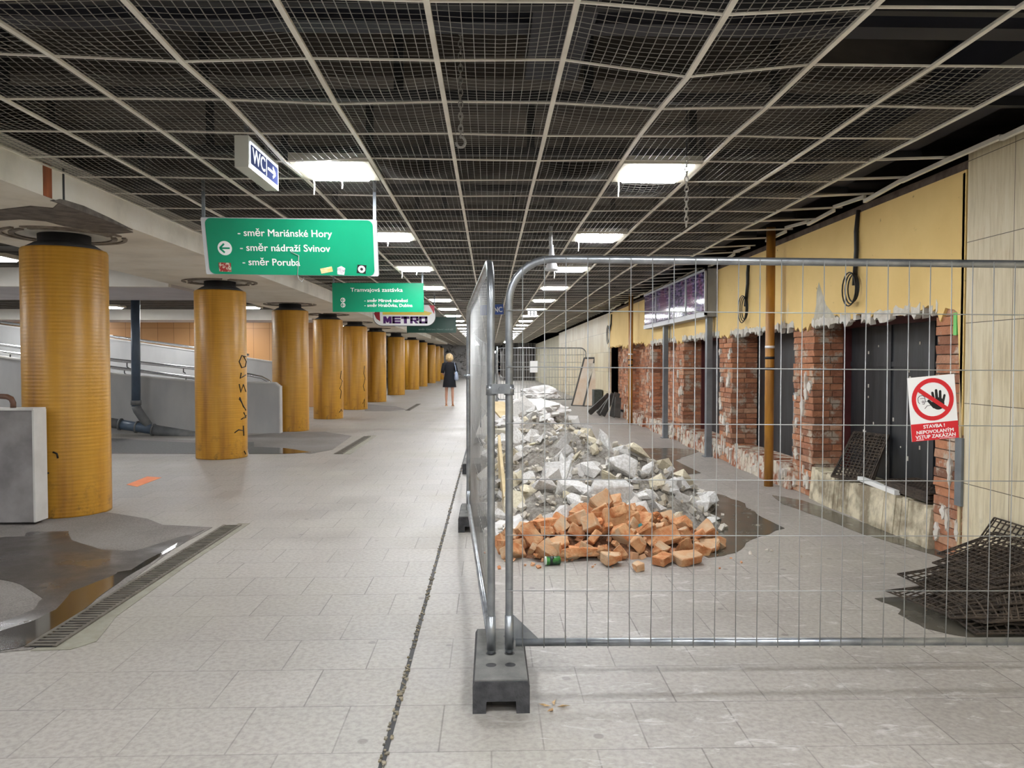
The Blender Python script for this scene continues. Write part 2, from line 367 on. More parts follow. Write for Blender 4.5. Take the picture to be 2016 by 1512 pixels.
def text(body, fr, x0, x1, y, c_, mat, parent, bold=.012, h=None, name='lettering', zs=1.0):
    cu = bpy.data.curves.new('lettering', 'FONT'); cu.body = body; cu.resolution_u = 3; cu.extrude = .004
    o = bpy.data.objects.new('lettering', cu); COL.objects.link(o); bpy.context.view_layer.update()
    me = bpy.data.meshes.new_from_object(o.evaluated_get(bpy.context.evaluated_depsgraph_get()))
    bpy.data.objects.remove(o); bpy.data.curves.remove(cu)
    xs = [v.co.x for v in me.vertices]; k = (x1-x0)/(max(xs)-min(xs)); ky = (h/.69) if h else k*zs
    base = WORLD[parent.name]; mn = min(xs)
    vs0 = [v.co.copy() for v in me.vertices]; fs0 = [tuple(p.vertices) for p in me.polygons]; V2 = []; F2 = []
    for q, (ox, oy) in enumerate(((0, 0), (1, 0), (-1, 0), (0, .7), (0, -.7))):
        n0 = len(V2); F2 += [tuple(i+n0 for i in f) for f in fs0]
        V2 += [tuple(fr.p(x0+(c.x-mn+ox*bold)*k, y+(c.y+oy*bold)*ky, c_+c.z*.1-q*.00005)-base) for c in vs0]
    bpy.data.meshes.remove(me); me = bpy.data.meshes.new('lettering'); me.from_pydata(V2, [], F2)
    me.materials.clear(); me.materials.append(mat); me.update()
    ob = bpy.data.objects.new(name, me); COL.objects.link(ob); ob.parent = parent; WORLD[ob.name] = base
    return ob

# ================================================================== SETTING
CZ, CELL = 2.985, .62                         # suspended ceiling height and grid
WX = 3.52                                     # right wall plane
b = MB(); b.add([(-24, -6, 0), (5.5, -6, 0), (5.5, 112, 0), (-24, 112, 0), (-24, -6, -.2), (5.5, -6, -.2), (5.5, 112, -.2), (-24, 112, -.2)], [(0, 1, 2, 3), (4, 7, 6, 5), (0, 4, 5, 1), (1, 5, 6, 2), (2, 6, 7, 3), (3, 7, 4, 0)])
struct(b.build('floor', MATS['pavers']))
b = MB(); b.box(-24, 5.5, -6, 112, 3.62, 3.8)
for y in [3.05, 4.9, 7.6, 10.4, 13.2, 17, 22, 28, 34, 41]: b.box(-3.3, 5.2, y, y+.28, 3.3, 3.62)     # downstand beams in the void
struct(b.build('ceiling', void_m))
b = MB(); b.box(-24, 5.5, -6.2, -6, 0, 3.8); struct(b.build('wall_back', beam_m))
b = MB(); b.box(-24.2, -24, -6, 112, 0, 3.8); struct(b.build('wall_left', conc_m))
b = MB(); b.box(5.5, 5.7, -6, 112, 0, 3.8); struct(b.build('wall_outer', void_m))
b = MB(); b.box(-24, -.2, 72, 72.3, 0, 3.62); struct(b.build('wall_far', MATS['mural']))
slat_m = M('dark_slats', (52, 50, 48), (128, 124, 118), 1.0, .7, stretch=(9, 1, .12), world=True, ramp=(.42, .62), detail=2)
b = MB(); b.box(1.0, 5.5, 61, 61.2, 0, 3.0)
for i in range(22): b.box(1.05+i*.12, 1.11+i*.12, 60.93, 61, 0, 2.75)
struct(b.build('wall_far_right', slat_m))
b = MB(); b.box(-.2, 1.4, 100, 100.2, 0, 2.6); b.box(-.3, -.2, 72, 100, 0, 2.7); b.box(1.2, 1.3, 61.2, 100, 0, 2.7); b.box(-.3, 1.3, 72, 100, 2.6, 2.7); b.box(-.3, 1.0, 72, 72.3, 2.6, 3.62)
struct(b.build('wall_passage', M('passage', (120, 116, 110), (96, 92, 88), 2, .7, world=True)))

# ---- grid of runners with a few bent nodes
NX, NR, D0 = 11, 112, 3.19
GX = [-3.36+CELL*k for k in range(NX)]        # -3.36 ... 2.84
def gy(r): return D0+CELL*r
SAG = {(7, 0): -.05, (7, 1): -.07, (7, 2): -.02, (6, 0): -.0, (2, 0): -.02, (3, 1): -.03, (1, 1): .015, (4, 2): -.01, (8, 2): -.015, (3, 4): -.02, (9, 1): -.01}
def gz(k, r): return CZ+SAG.get((k, r), 0)+.006*math.sin(k*2.1+r*1.3)
HALF = 2
b = MB()
for k in range(NX):
    for r in range(-2, 62):
        b.bar((GX[k], gy(r), gz(k, r)), (GX[k], gy(r+1), gz(k, r+1)), .026, .014)
    b.bar((GX[k], gy(62), CZ), (GX[k], gy(NR), CZ), .026, .014); b.bar((GX[k], -6, CZ), (GX[k], gy(-2), CZ), .026, .014)
for y0 in range(0, 30): 
    if rnd.random() < .8: b.bar((3.42, gy(y0), CZ+.02), (3.42, gy(y0+1), CZ+.02+rnd.uniform(-.05, .05)), .03, .03)
struct(b.build('trim_1', runner_m))
b = MB()
for r in range(-1, 108):
    for k in range(NX-1):
        b.bar((GX[k], gy(r), gz(k, r)+.004), (GX[k+1], gy(r), gz(k+1, r)+.004), .0125, .009)
    if r < 60 and r not in (2, 3): b.bar((GX[-1], gy(r), gz(NX-1, r)+.02), (3.5, gy(r), CZ+.05), .022, .016)
struct(b.build('trim_2', runner_m))
# black hangers and cross channels in the void
b = MB()
for r in range(0, 26, 2):
    b.bar((-3.3, gy(r)+.31, 3.13), (3.4, gy(r)+.31, 3.13), .05, .06)
    for k in range(0, NX, 2):
        x = GX[k]+.2+.25*math.sin(k*3.3+r); b.box(x-.03, x+.03, gy(r)+.3, gy(r)+.32, 3.1, 3.62)
struct(b.build('trim_3', black_m))
# sheets and ducts near the right edge of the ceiling void
b = MB(); b.bar((3.1, 2.2, 3.3), (3.1, 24, 3.3), .5, .28); b.bar((-3, 3.85, 3.22), (3.4, 3.85, 3.22), .14, .12)
b.bar((.35, 3.3, 3.18), (.35, 4.4, 3.18), .3, .14)
struct(b.build('trim_4', strap_m))

# ---- wire mesh panels
def mesh_panel(mb, c00, c10, c11, c01, n=12, w=.0032, belly=0.0, wob=0.0, nn=None, framew=0, xw=1.0):
    nn = nn or n
    def P(u, v):
        p = Vector(c00)*(1-u)*(1-v)+Vector(c10)*u*(1-v)+Vector(c11)*u*v+Vector(c01)*(1-u)*v
        return p+Vector((0, 0, -belly*math.sin(PI*u)*math.sin(PI*v)))
    seg = 4 if belly or wob else 1
    for i in range(n):
        u = (i+.5)/n
        for j in range(seg):
            o = [rnd.uniform(-wob, wob) for _ in range(2)]
            mb.bar(P(u, j/seg), P(u, (j+1)/seg), w, w)
    for i in range(nn):
        v = (i+.5)/nn
        for j in range(seg): mb.bar(P(j/seg, v), P((j+1)/seg, v), w*xw, w*xw)
    if framew:
        for a, c in ((c00, c10), (c10, c11), (c11, c01), (c01, c00)): mb.bar(a, c, framew, framew)
    return mb
protos = []
for i in range(3):
    h = CELL/2-.012; mb = mesh_panel(MB(), (-h, -h, 0), (h, -h, 0), (h, h, 0), (-h, h, 0), 12, .0032, belly=(0.0, .02, .045)[i], xw=.6); me = mb.build('wire_mesh_panel', mesh_m)
    protos.append(me.data); bpy.data.objects.remove(me)
LIGHT_K = (3, 7)                              # cell columns with lamps
LAB_MESH = 'dark wire mesh panel lying in the suspended ceiling grid'
rows_real = 30
for r in range(-1, rows_real):
    for k in range(NX-1):
        if k in LIGHT_K and r >= 0 and (r-4) % 5 == 0: continue
        if (k, r) in ((8, 0), (9, 0), (8, -1)): continue
        bent = any((k+a, r+c) in SAG for a in (0, 1) for c in (0, 1))
        cx, cy = GX[k]+CELL/2, gy(r)+CELL/2
        if bent:
            e = .012
            q = [(GX[k+a]+(e if a == 0 else -e), gy(r+c)+(e if c == 0 else -e), gz(k+a, r+c)+.006) for a, c in ((0, 0), (1, 0), (1, 1), (0, 1))]
            o = mesh_panel(MB(), *q, 12, .0032, belly=.02, xw=.6).build('wire_mesh_panel', mesh_m, origin=(cx, cy, CZ))
        else:
            o = bpy.data.objects.new('wire_mesh_panel', protos[rnd.choice((0, 0, 0, 1, 1, 2) if r < 8 else (0, 0, 1))]); COL.objects.link(o); o.location = (cx, cy, CZ+.006)
        tag(o, 'dark wire mesh panel bent out of line beside a sagging ceiling runner' if bent else LAB_MESH, 'mesh panel', 'bent wire mesh panels' if bent else 'wire mesh ceiling panels')
b = MB()
for k in range(NX-1):
    for i in range(12):
        x = GX[k]+CELL*(i+.5)/12; b.bar((x, gy(rows_real), CZ+.008), (x, 71.5 if x < .9 else 60.9, CZ+.008), .0032, .0032)
for r in range(rows_real, 108):
    for i in range(12): y = gy(r)+CELL*(i+.5)/12; b.bar((GX[0], y, CZ+.008), (GX[-1] if y < 60.9 else .9, y, CZ+.008), .0026, .0026)
tag(b.build('wire_mesh_field', mesh_m), 'dark wire mesh of the ceiling far down the hall', 'mesh', kind='stuff')

# ---- ceiling lamps
def lamp(loc, label, group, strips=0):
    t = thing('ceiling_light', loc, label, 'ceiling light', group); x, y, z = loc; h = CELL/2-.016
    b = MB()
    for a0, a1, c0, c1 in ((-h, -h+.05, -h, h), (h-.05, h, -h, h), (-h+.05, h-.05, -h, -h+.02), (-h+.05, h-.05, h-.02, h)): b.box(x+a0, x+a1, y+c0, y+c1, z-.012, z+.05)
    part(b, 'frame', lamp_frame, t)
    part(MB().box(x-h+.01, x+h-.01, y-h+.01, y+h-.01, z+.05, z+.09), 'housing', black_m, t)
    zt = z+.03; zb = z-.03; q = h-.05; r_ = h-.02; e = .03
    part(MB().hexa([(x-q+e, y-r_+e, zb), (x+q-e, y-r_+e, zb), (x+q-e, y+r_-e, zb), (x-q+e, y+r_-e, zb), (x-q, y-r_, zt), (x+q, y-r_, zt), (x+q, y+r_, zt), (x-q, y+r_, zt)]), 'diffuser', lampm, t)
    for s in range(strips):
        sx = x-h+.07+.19*s+.05*math.sin(3*s+y); ln = .13-.05*s
        part(MB().tube([(sx, y+h-.01, z-.01), (sx+.006, y+h, z-.05), (sx, y+h, z-ln)], .006, 6), 'loose_strip', M('loose_strip', (226, 224, 214), None, rough=.5), t)
    return t
names = ['first', 'second', 'third', 'fourth', 'fifth', 'sixth', 'seventh', 'eighth', 'ninth', 'tenth', 'eleventh', 'twelfth', 'thirteenth', 'fourteenth', 'fifteenth', 'sixteenth', 'seventeenth', 'eighteenth', 'nineteenth', 'twentieth', 'twenty-first', 'twenty-second', 'twenty-third']
proto = {}
for side, k in (('left', 3), ('right', 7)):
    for i in range(-3, 21):
        r = 4+5*i-(2 if i == -1 else 0); y = gy(r)+CELL/2; loc = (GX[k]+CELL/2, y, CZ)
        if y > 71 or (k == 7 and y > 60): continue
        g = side+' row of ceiling lights'
        lab = ('lit square ceiling light of the %s row, %s in view from the front' % (side, names[i])) if i >= 0 else 'lit square ceiling light of the %s row, above or behind the viewer' % side
        if i < 4: lamp(loc, lab, g, (2 if side == 'left' else 1) if 0 <= i < 3 else 0)
        else:
            if side not in proto: proto[side] = lamp(loc, lab, g)
            else: dup(proto[side], loc, lab, g)
for j, (x, y) in enumerate(((-6.98, 10.9), (-10.1, 20.6), (-6.45, 20.6), (-6.6, 4.6), (-10.4, 15.8), (-8.2, -1), (-13.5, 20.6), (-13.5, 12), (-9.5, 27.5), (-5.9, 31), (-5.9, 40), (-7.2, 17.6), (-10.4, 17.6), (-13.6, 17.2), (-9, 8), (-12, 8), (-9, 4.5), (-12, 4), (-7.2, 1.5), (-16.5, 10), (-8.4, 24.2), (-13.4, 24.2))):  # first three seen; the rest unseen, added to brighten ramps and peach tiles
    lamp((x, y, CZ-.03), ['lit ceiling light at the left edge of the photo beside the nearest column', 'lit ceiling light left of the blue-grey drain pipe', 'lit ceiling light seen between the second and third columns'][j] if j < 3 else 'unseen ceiling light added over the ramp hall to brighten it', 'ceiling lights over the ramps')
for j in range(3):
    b = lamp((.55, 76+6*j, 2.55), 'lit ceiling light in the far low passage, %s from the front' % names[j], 'lights of the far passage')

# ---- concrete slab edge over the columns
SX = -3.36
b = MB()
def edge_seg(y0, y1, x0=-5.15, zb=2.75, zt=3.08):
    b.add([(x0, y0, zb), (SX, y0, zb), (SX, y1, zb), (x0, y1, zb), (x0, y0, zt), (SX, y0, zt), (SX, y1, zt), (x0, y1, zt)], [(0, 3, 2, 1), (4, 5, 6, 7), (0, 1, 5, 4), (1, 2, 6, 5), (2, 3, 7, 6), (3, 0, 4, 7)])
edge_seg(-6, 32); edge_seg(34.2, 43.5, zb=2.8); edge_seg(47, 60, zb=2.86)
struct(b.build('trim_5', MATS['painted_concrete']))
# spalled patch with bare concrete and a rust run, on the slab edge by the nearest column
b = MB(); pr = random.Random(3)
top = [at_x(px, py, SX+.006) for px, py in ((104, 396), (118, 392), (126, 393), (165, 405), (215, 428), (262, 452))]
bot = [(p.x, p.y, 2.735) for p in top]
for (a, c, d, e) in zip(top, top[1:], bot, bot[1:]): b.add([a, c, e, d, Vector(a)+Vector((-.02, 0, 0)), Vector(c)+Vector((-.02, 0, 0)), Vector(e)+Vector((-.02, 0, 0)), Vector(d)+Vector((-.02, 0, 0))], [(0, 1, 2, 3), (4, 7, 6, 5), (0, 4, 5, 1), (1, 5, 6, 2), (2, 6, 7, 3), (3, 7, 4, 0)])
P = [at_z(px, py, 2.742) for px, py in ((-80, 424), (0, 414), (60, 407), (104, 411), (124, 399), (165, 412), (215, 434), (262, 458), (225, 461), (170, 452), (128, 446), (90, 436), (40, 432), (-80, 440))]
b.prism([(min(p.x, SX-.002), p.y, 2.742) for p in P], (0, 0, .012))
struct(b.build('trim_6', scar_m))
b = MB(); q0 = at_x(84, 330, SX); q1 = at_x(101, 338, SX); b.box(SX-.002, SX+.004, q0.y, q1.y, 2.75, 3.0); struct(b.build('trim_7', rust_m))
b = MB(); q0 = at_x(124, 340, SX); b.box(SX-.002, SX+.005, q0.y-.01, q0.y+.012, 2.74, 3.02); struct(b.build('trim_8', black_m))

# ---- columns
colspec = [(131, 7.72), (435, 12.1), (572, 16.75), (646, 20.3), (699, 24.2), (740, 28.7), (780, 34.6), (811, 41.2), (829, 46.5), (847, 53.5), (857, 58.5), (865, 64)]
COLS = []
for i, (px, d) in enumerate(colspec):
    p = at_y(px, 712, d); x, y = p.x, d; R = .385; zt = 2.6 if i < 7 else 2.66
    t = thing('column', (x, y, 0), ['nearest thick ochre column at the left, wet asphalt at its foot', 'second ochre column, tall black scribble on its right side', 'third ochre column beside the end of the grey ramp parapet', 'fourth ochre column from the front', 'fifth ochre column from the front, scribbles near its right edge', 'sixth ochre column from the front, short grey wall at its left'][i] if i < 6 else 'ochre column in the far part of the row, %s from the front' % names[i], 'column', 'row of ochre columns')
    s = MB().lathe((x, y, 0), [(R, 0), (R, .02), (R, zt-.02), (R-.01, zt)], 40); part(s, 'shaft', MATS['ochre_mosaic'], t)
    zs = 2.75 if d < 32 else 2.8
    s = MB().lathe((x, y, 0), [(R-.02, zt), (.27, zt+.06), (.235, zt+.075), (.235, zs)], 32); part(s, 'neck', neck_m, t)
    if i < 7:
        s = MB()
        for (ra, rb) in ((.42, .47), (.52, .56)):
            for j in range(32):
                if (j*7+i*5) % 11 == 0: continue
                a, c = 2*PI*j/32, 2*PI*(j+1)/32
                s.prism([(x+r_*math.cos(g_), y+r_*math.sin(g_), zs-.015) for r_, g_ in ((ra, a), (rb, a), (rb, c), (ra, c))], (0, 0, .02))
        part(s, 'collar_ring', ring_m, t)
    COLS.append((x, y, t))
def scribble(i, pxs, w=.009):
    x, y, t = COLS[i]; R = .389; s = MB()
    for line in pxs:
        pts = []
        for px, py in line:                   # hit the cylinder
            r = ray(px, py); ox, oy = -x, -y
            A = r.x**2+r.y**2; B = 2*(ox*r.x+oy*r.y); Cc = ox**2+oy**2-R*R; D = B*B-4*A*Cc
            if D < 0: continue
            k = (-B-math.sqrt(D))/(2*A); pts.append(Vector((r.x*k, r.y*k, EYE+r.z*k)))
        if len(pts) > 1: s.tube(pts, w, 5)
    part(s, 'scribble', ink_m, t)
scribble(1, [[(484, 702), (476, 700), (471, 712), (476, 724), (483, 722), (485, 712), (480, 702)], [(475, 734), (473, 745), (478, 742), (484, 738)], [(471, 756), (474, 772), (479, 757), (484, 771)], [(472, 782), (479, 800), (484, 808), (471, 785)], [(480, 812), (484, 822), (474, 826), (485, 818)], [(462, 852), (470, 846), (480, 848), (479, 838), (480, 858)], [(481, 888), (484, 894)]])
scribble(3, [[(672, 730), (670, 745), (674, 750), (669, 765), (672, 770), (670, 785)], [(668, 812), (672, 806), (674, 810)]])
scribble(4, [[(718, 720), (716, 735), (719, 745), (715, 760), (718, 770)], [(714, 795), (718, 785), (717, 802)]])
scribble(0, [[(104, 890), (112, 893), (114, 902)], [(82, 936), (81, 944)], [(90, 932), (96, 931)]])

# ---- left bay: ceiling, cross beams, back tiles, ramps
t = NT('peach_tiles'); v0 = t.coord(world=True); sx = t.n('SeparateXYZ'); t.l(v0, sx.inputs[0]); cb = t.n('CombineXYZ'); t.l(sx.outputs[0], cb.inputs[0]); t.l(sx.outputs[2], cb.inputs[1])
br = t.n('TexBrick', offset=0.0, Scale=1.0); br.inputs['Mortar Size'].default_value = .006; br.inputs['Brick Width'].default_value = .52; br.inputs['Row Height'].default_value = 1.3
br.inputs['Color1'].default_value = L((196, 146, 94)); br.inputs['Color2'].default_value = L((206, 158, 106)); br.inputs['Mortar'].default_value = L((140, 96, 54)); t.l(cb.outputs[0], br.inputs['Vector']); t.col(br.outputs['Color']); t.b.inputs['Roughness'].default_value = .5
b = MB(); b.box(-24, -4.9, 25.4, 25.6, 0, 3); struct(b.build('wall_ramp', t.m))
b = MB(); b.box(-24, -5.15, -6, 70, 3.0, 3.05)
for r in range(-6, 60): b.box(-24, -5.15, gy(r), gy(r)+.016, 2.985, 3.0)
struct(b.build('ceiling_ramp', M('ramp_ceiling', (58, 55, 50), (84, 80, 72), 30, .9, world=True, stretch=(.2, 2, 1))))
b = MB(); b.box(-24, -5.15, 12.4, 12.5, 2.7, 3.0); b.box(-24, -5.15, 22.2, 22.3, 2.7, 3.0); struct(b.build('trim_9', beam_m))
b = MB(); b.box(-24, -5.15, 12.5, 15.1, 2.7, 3.0); b.box(-24, -5.15, 22.3, 23.7, 2.7, 3.0); struct(b.build('trim_10', soff_m))

def parapet(name, y, prof, thick, label, mat=conc_m, raise_=0):
    x_end = prof[-1][0]
    t = thing(name, (x_end, y, raise_), label, 'ramp wall')
    b = MB(); poly = [(x, y, z) for x, z in prof]+[(x_end, y, raise_), (prof[0][0], y, raise_)]
    b.prism(poly, (0, thick, 0)); wl = part(b, 'wall', mat, t)
    b = MB()
    for (x0, z0), (x1, z1) in zip(prof, prof[1:]): b.bar((x0, y+thick/2, z0+.01), (x1, y+thick/2, z1+.01), thick+.03, .03)
    b.box(x_end-.0, x_end+.025, y-.01, y+thick+.01, raise_, prof[-1][1]+.02)
    part(b, 'coping', concl_m, wl); return t
def P2(px, py, y): q = at_y(px, py, y); return (q.x, q.z)
Y1 = 16.05
prof = [P2(-260, 672, Y1), P2(0, 703, Y1), P2(217, 736, Y1), P2(381, 752, Y1), P2(470, 753, Y1), P2(540, 755, Y1), P2(549, 762, Y1)]
parapet('ramp_parapet', Y1, prof, .16, 'grey concrete ramp parapet ending beside the third column')
Y2 = 18.7
prof2 = [P2(-300, 600, Y2), P2(0, 641, Y2), P2(217, 668, Y2), P2(381, 691, Y2), P2(487, 706, Y2), P2(533, 713, Y2), P2(585, 721, Y2)]
parapet('ramp_parapet', Y2, prof2, .16, 'higher grey ramp wall in front of the peach tiles')
def handrail(label, pts, y, r=.028, posts=()):
    q = [at_y(px, py, y) for px, py in pts]; t = thing('handrail', (q[-1].x, y, 0), label, 'handrail')
    rl = part(MB().tube(q, r, 8), 'rail', hand_m, t)
    for k, dz in posts:
        p = at_y(k[0], k[1], y); part(MB().tube([p, p+Vector((0, .0, -dz)), p+Vector((0, .1, -dz-.03))], .012, 6), 'bracket', black_m, rl)
    return t
handrail('lower shiny handrail on the nearest ramp wall', [(-150, 672), (0, 692), (217, 723), (381, 744), (470, 750)], Y1+.08, .035, [((245, 727), .08), ((366, 742), .1), ((120, 709), .1), ((20, 695), .1)])
handrail('upper shiny handrail over the ramp, sweeping down to the parapet end', [(-150, 658), (0, 678), (217, 708), (381, 725), (430, 730), (490, 738), (515, 743), (528, 750), (535, 757)], Y1+.35, .035, [((250, 713), .1), ((361, 723), .1)])
handrail('thin rail along the top of the higher ramp wall', [(-150, 614), (0, 634), (217, 662), (381, 684), (490, 699)], Y2+.05, .03)
# ramp surface between the walls
b = MB(); x0, z0 = P2(-260, 690, Y1); b.prism([(-4.9, Y1+.16, 0.0), (x0, Y1+.16, 1.2), (x0, Y1+.16, 0)], (0, Y2-Y1-.16, 0)); struct(b.build('floor_ramp', MATS['asphalt']))
# end of the parapet near the viewer, with its rail
Xe = at_y(68, 900, 7.06).x
t = thing('ramp_parapet', (Xe, 7.15, 0), 'scuffed grey parapet end standing before the nearest column', 'ramp wall')
part(MB().box(-9, Xe-.012, 7.06, 7.24, .03, 1.055), 'wall', M('scuffed_grey', (150, 146, 146), (118, 114, 114), 3, .7, bump=.1, detail=8), t)
part(MB().box(-9, Xe, 7.05, 7.25, 1.055, 1.075).box(Xe-.012, Xe+.004, 7.05, 7.25, .03, 1.06), 'coping', concl_m, t)
pr_ = [at_y(px, py, 7.15) for px, py in ((-60, 781), (0, 780), (14, 781), (22, 785), (26, 793), (26, 803))]
t = thing('handrail', (pr_[-1].x, 7.15, 1.075), 'brown bent handrail end on the nearest parapet', 'handrail'); part(MB().tube(pr_, .025, 10), 'rail', brownrail, t)
# short grey wall beyond the fifth column
p0 = at_y(704, 736, 29.5); p1 = at_y(731, 736, 29.5)
parapet('ramp_parapet', 29.5, [(p0.x-2.5, p0.z), (p1.x, p0.z)], .2, 'short grey wall seen between the fifth and sixth columns')
# drain pipes
Yp = 15.6
t = thing('drain_pipe', (at_y(267, 800, Yp).x, Yp, 0), 'blue-grey drain pipe running down behind the second column into a grey floor pipe', 'pipe')
a = at_y(266, 560, Yp); c = at_y(268, 800, Yp); part(MB().tube([(a.x, Yp, 2.75), (c.x, Yp, c.z)], .085, 16), 'downpipe', pipe_b, t)
e = at_y(292, 838, Yp); part(MB().tube([c, c+Vector((0.03, 0, -.08)), e], .088, 14), 'elbow', pipe_g, t)
h0 = at_y(150, 821, Yp); h1 = at_y(400, 862, Yp); k = lambda f: h0+(h1-h0)*f
part(MB().tube([k(0), k(.36)], .1, 14), 'floor_pipe', pipe_g, t); part(MB().tube([k(.34), k(.62)], .1, 14), 'floor_pipe', pipe_b, t); part(MB().tube([k(.6), k(1)], .105, 14), 'floor_pipe', pipe_g, t)
for f in (.34, .47, .6): part(MB().tube([k(f), k(f+.012)], .125, 14), 'coupling', pipe_g, t)
p = c+Vector((0, 0, .03)); part(MB().tube([p, p+Vector((0, 0, .09))], .1, 14), 'coupling', pipe_g, t)

# ---- floor patches, puddles, drains
def patch(name, pts, z, mat, label=None, cat=None, y0=None):
    P = [at_z(px, py, z) for px, py in pts]; b = MB(); b.prism([(p.x, p.y, .0005) for p in P], (0, 0, z)); o = b.build(name, mat, origin=(P[0].x, P[0].y, 0))
    if label: tag(o, label, cat)
    else: struct(o)
    return o
def rough(pts, n=4, a=3.0, seed=1):           # wavy outline
    pr = random.Random(seed); out = []
    for i in range(len(pts)):
        p, q = pts[i], pts[(i+1) % len(pts)]
        for j in range(n): f = j/n; out.append((p[0]+(q[0]-p[0])*f+pr.uniform(-a, a)*(j > 0), p[1]+(q[1]-p[1])*f+pr.uniform(-a, a)*.35*(j > 0)))
    return out
patch('trim_11', [(-260, 985), (60, 999), (215, 1009), (290, 1021), (320, 1033), (418, 1038), (345, 1078), (95, 1262), (60, 1278), (0, 1283), (-420, 1330)], .004, MATS['asphalt'])
patch('puddle', rough([(-200, 1063), (0, 1058), (48, 1056), (55, 1047), (135, 1046), (141, 1063), (200, 1082), (262, 1085), (330, 1064), (402, 1043), (345, 1078), (265, 1124), (175, 1186), (75, 1258), (0, 1282), (-200, 1310), (-150, 1250), (0, 1226), (66, 1200), (84, 1178), (40, 1150), (-10, 1138), (-200, 1130)], 3, 2.5), .0065, MATS['wet_asphalt'], 'dark wet patch on the asphalt in front of the nearest column', 'puddle')
patch('puddle', rough([(232, 1126), (258, 1122), (350, 1068), (345, 1078), (268, 1124), (215, 1160), (180, 1188), (100, 1250), (72, 1262), (30, 1276), (-60, 1292), (-60, 1262), (60, 1224), (110, 1200), (140, 1165), (215, 1136)], 3, 2), .0075, MATS['water'], 'strip of standing water along the near drain grate', 'puddle')
patch('trim_12', rough([(100, 1262), (470, 1030), (492, 1030), (372, 1110), (228, 1214), (190, 1262), (140, 1278), (60, 1281)], 2, 2), .003, sand_m)
patch('trim_13', [(488, 880), (430, 893), (200, 893), (200, 862), (380, 866), (500, 856), (560, 850), (640, 850), (692, 858), (655, 885), (610, 893)], .004, MATS['asphalt'])
patch('puddle', rough([(488, 879), (560, 882), (612, 890), (560, 893), (490, 893)], 3, 1.2), .006, MATS['water'], 'thin dark puddle right of the second column', 'puddle')
patch('trim_25', [(200, 892), (384, 893), (500, 882), (500, 870), (384, 872), (200, 862)], .005, M('dark_asphalt', (92, 90, 88), (70, 68, 66), 30, .6, world=True))
patch('trim_14', [(718, 795), (780, 800), (800, 806), (770, 809), (718, 809)], .004, MATS['asphalt'])
patch('puddle', rough([(1238, 884), (1300, 882), (1384, 886), (1350, 898), (1330, 906), (1380, 931), (1340, 937), (1300, 927), (1262, 905)], 3, 3), .003, MATS['wet_pavers'], 'dark puddle behind the rubble beside the grey steel posts', 'puddle')
patch('puddle', rough([(1360, 970), (1395, 968), (1455, 986), (1490, 1012), (1545, 1040), (1480, 1062), (1448, 1088), (1395, 1098), (1340, 1080)], 4, 4), .003, MATS['wet_pavers'], 'dark damp stain right of the rubble heap', 'puddle')
patch('puddle', rough([(1520, 975), (1580, 985), (1650, 1010), (1720, 1035), (1800, 1062), (1885, 1104), (1860, 1100), (1780, 1075), (1700, 1052), (1620, 1020), (1540, 992)], 3, 3), .003, MATS['wet_pavers'], 'narrow wet strip along the foot of the broken wall', 'puddle')
patch('puddle', rough([(1722, 1178), (1800, 1173), (1920, 1160), (2040, 1160), (2060, 1262), (1950, 1262), (1880, 1250), (1820, 1236), (1768, 1208), (1775, 1200)], 4, 3), .003, MATS['wet_pavers'], 'dark puddle under the heap of rusty mesh', 'puddle')
patch('tape_strip', [(249, 954), (290, 938), (318, 940), (270, 958)], .003, orange_m, 'orange tape strip stuck on the floor between the first two columns', 'tape')
def grate(x0, x1, y0, y1, label):
    t = thing('drain_grate', ((x0+x1)/2, (y0+y1)/2, 0), label, 'drain grate', 'floor drain grates')
    part(MB().box(x0+.01, x1-.01, y0, y1, .001, .0065), 'channel', black_m, t)
    part(MB().box(x0, x0+.022, y0, y1, 0, .012).box(x1-.022, x1, y0, y1, 0, .012), 'frame', iron_m, t)
    b = MB(); n = int((y1-y0)/.042)
    for i in range(n): y = y0+(i+.5)*(y1-y0)/n; b.box(x0+.02, x1-.02, y-.0105, y+.0105, .004, .011)
    part(b, 'grille', iron_m, t)
grate(-2.44, -2.275, 4.02, 7.0, 'rusty slotted drain grate along the near wet asphalt')
patch('trim_15', [(655, 894), (725, 857), (742, 857), (690, 894)], .003, sand_m)
grate(-2.53, -2.39, 12.4, 15.3, 'slotted drain grate beyond the second column')
grate(-2.6, -2.46, 23.4, 27.0, 'small far drain grate short of the standing woman')
# expansion joint with grit
b = MB(); pr = random.Random(5)
b.box(-.415, -.393, .5, 13.5, 0, .002); 
for i in range(420):
    y = 2.3+pr.random()**1.6*9; x = pr.uniform(-.417, -.391); s = pr.uniform(.003, .007); b.box(x-s, x+s, y-s, y+s*1.6, .001, .004+s*.4, 1)
struct(b.build('trim_16', [black_m, M('grit', (150, 140, 118), (90, 84, 74), 40, .9, island=.6)]))

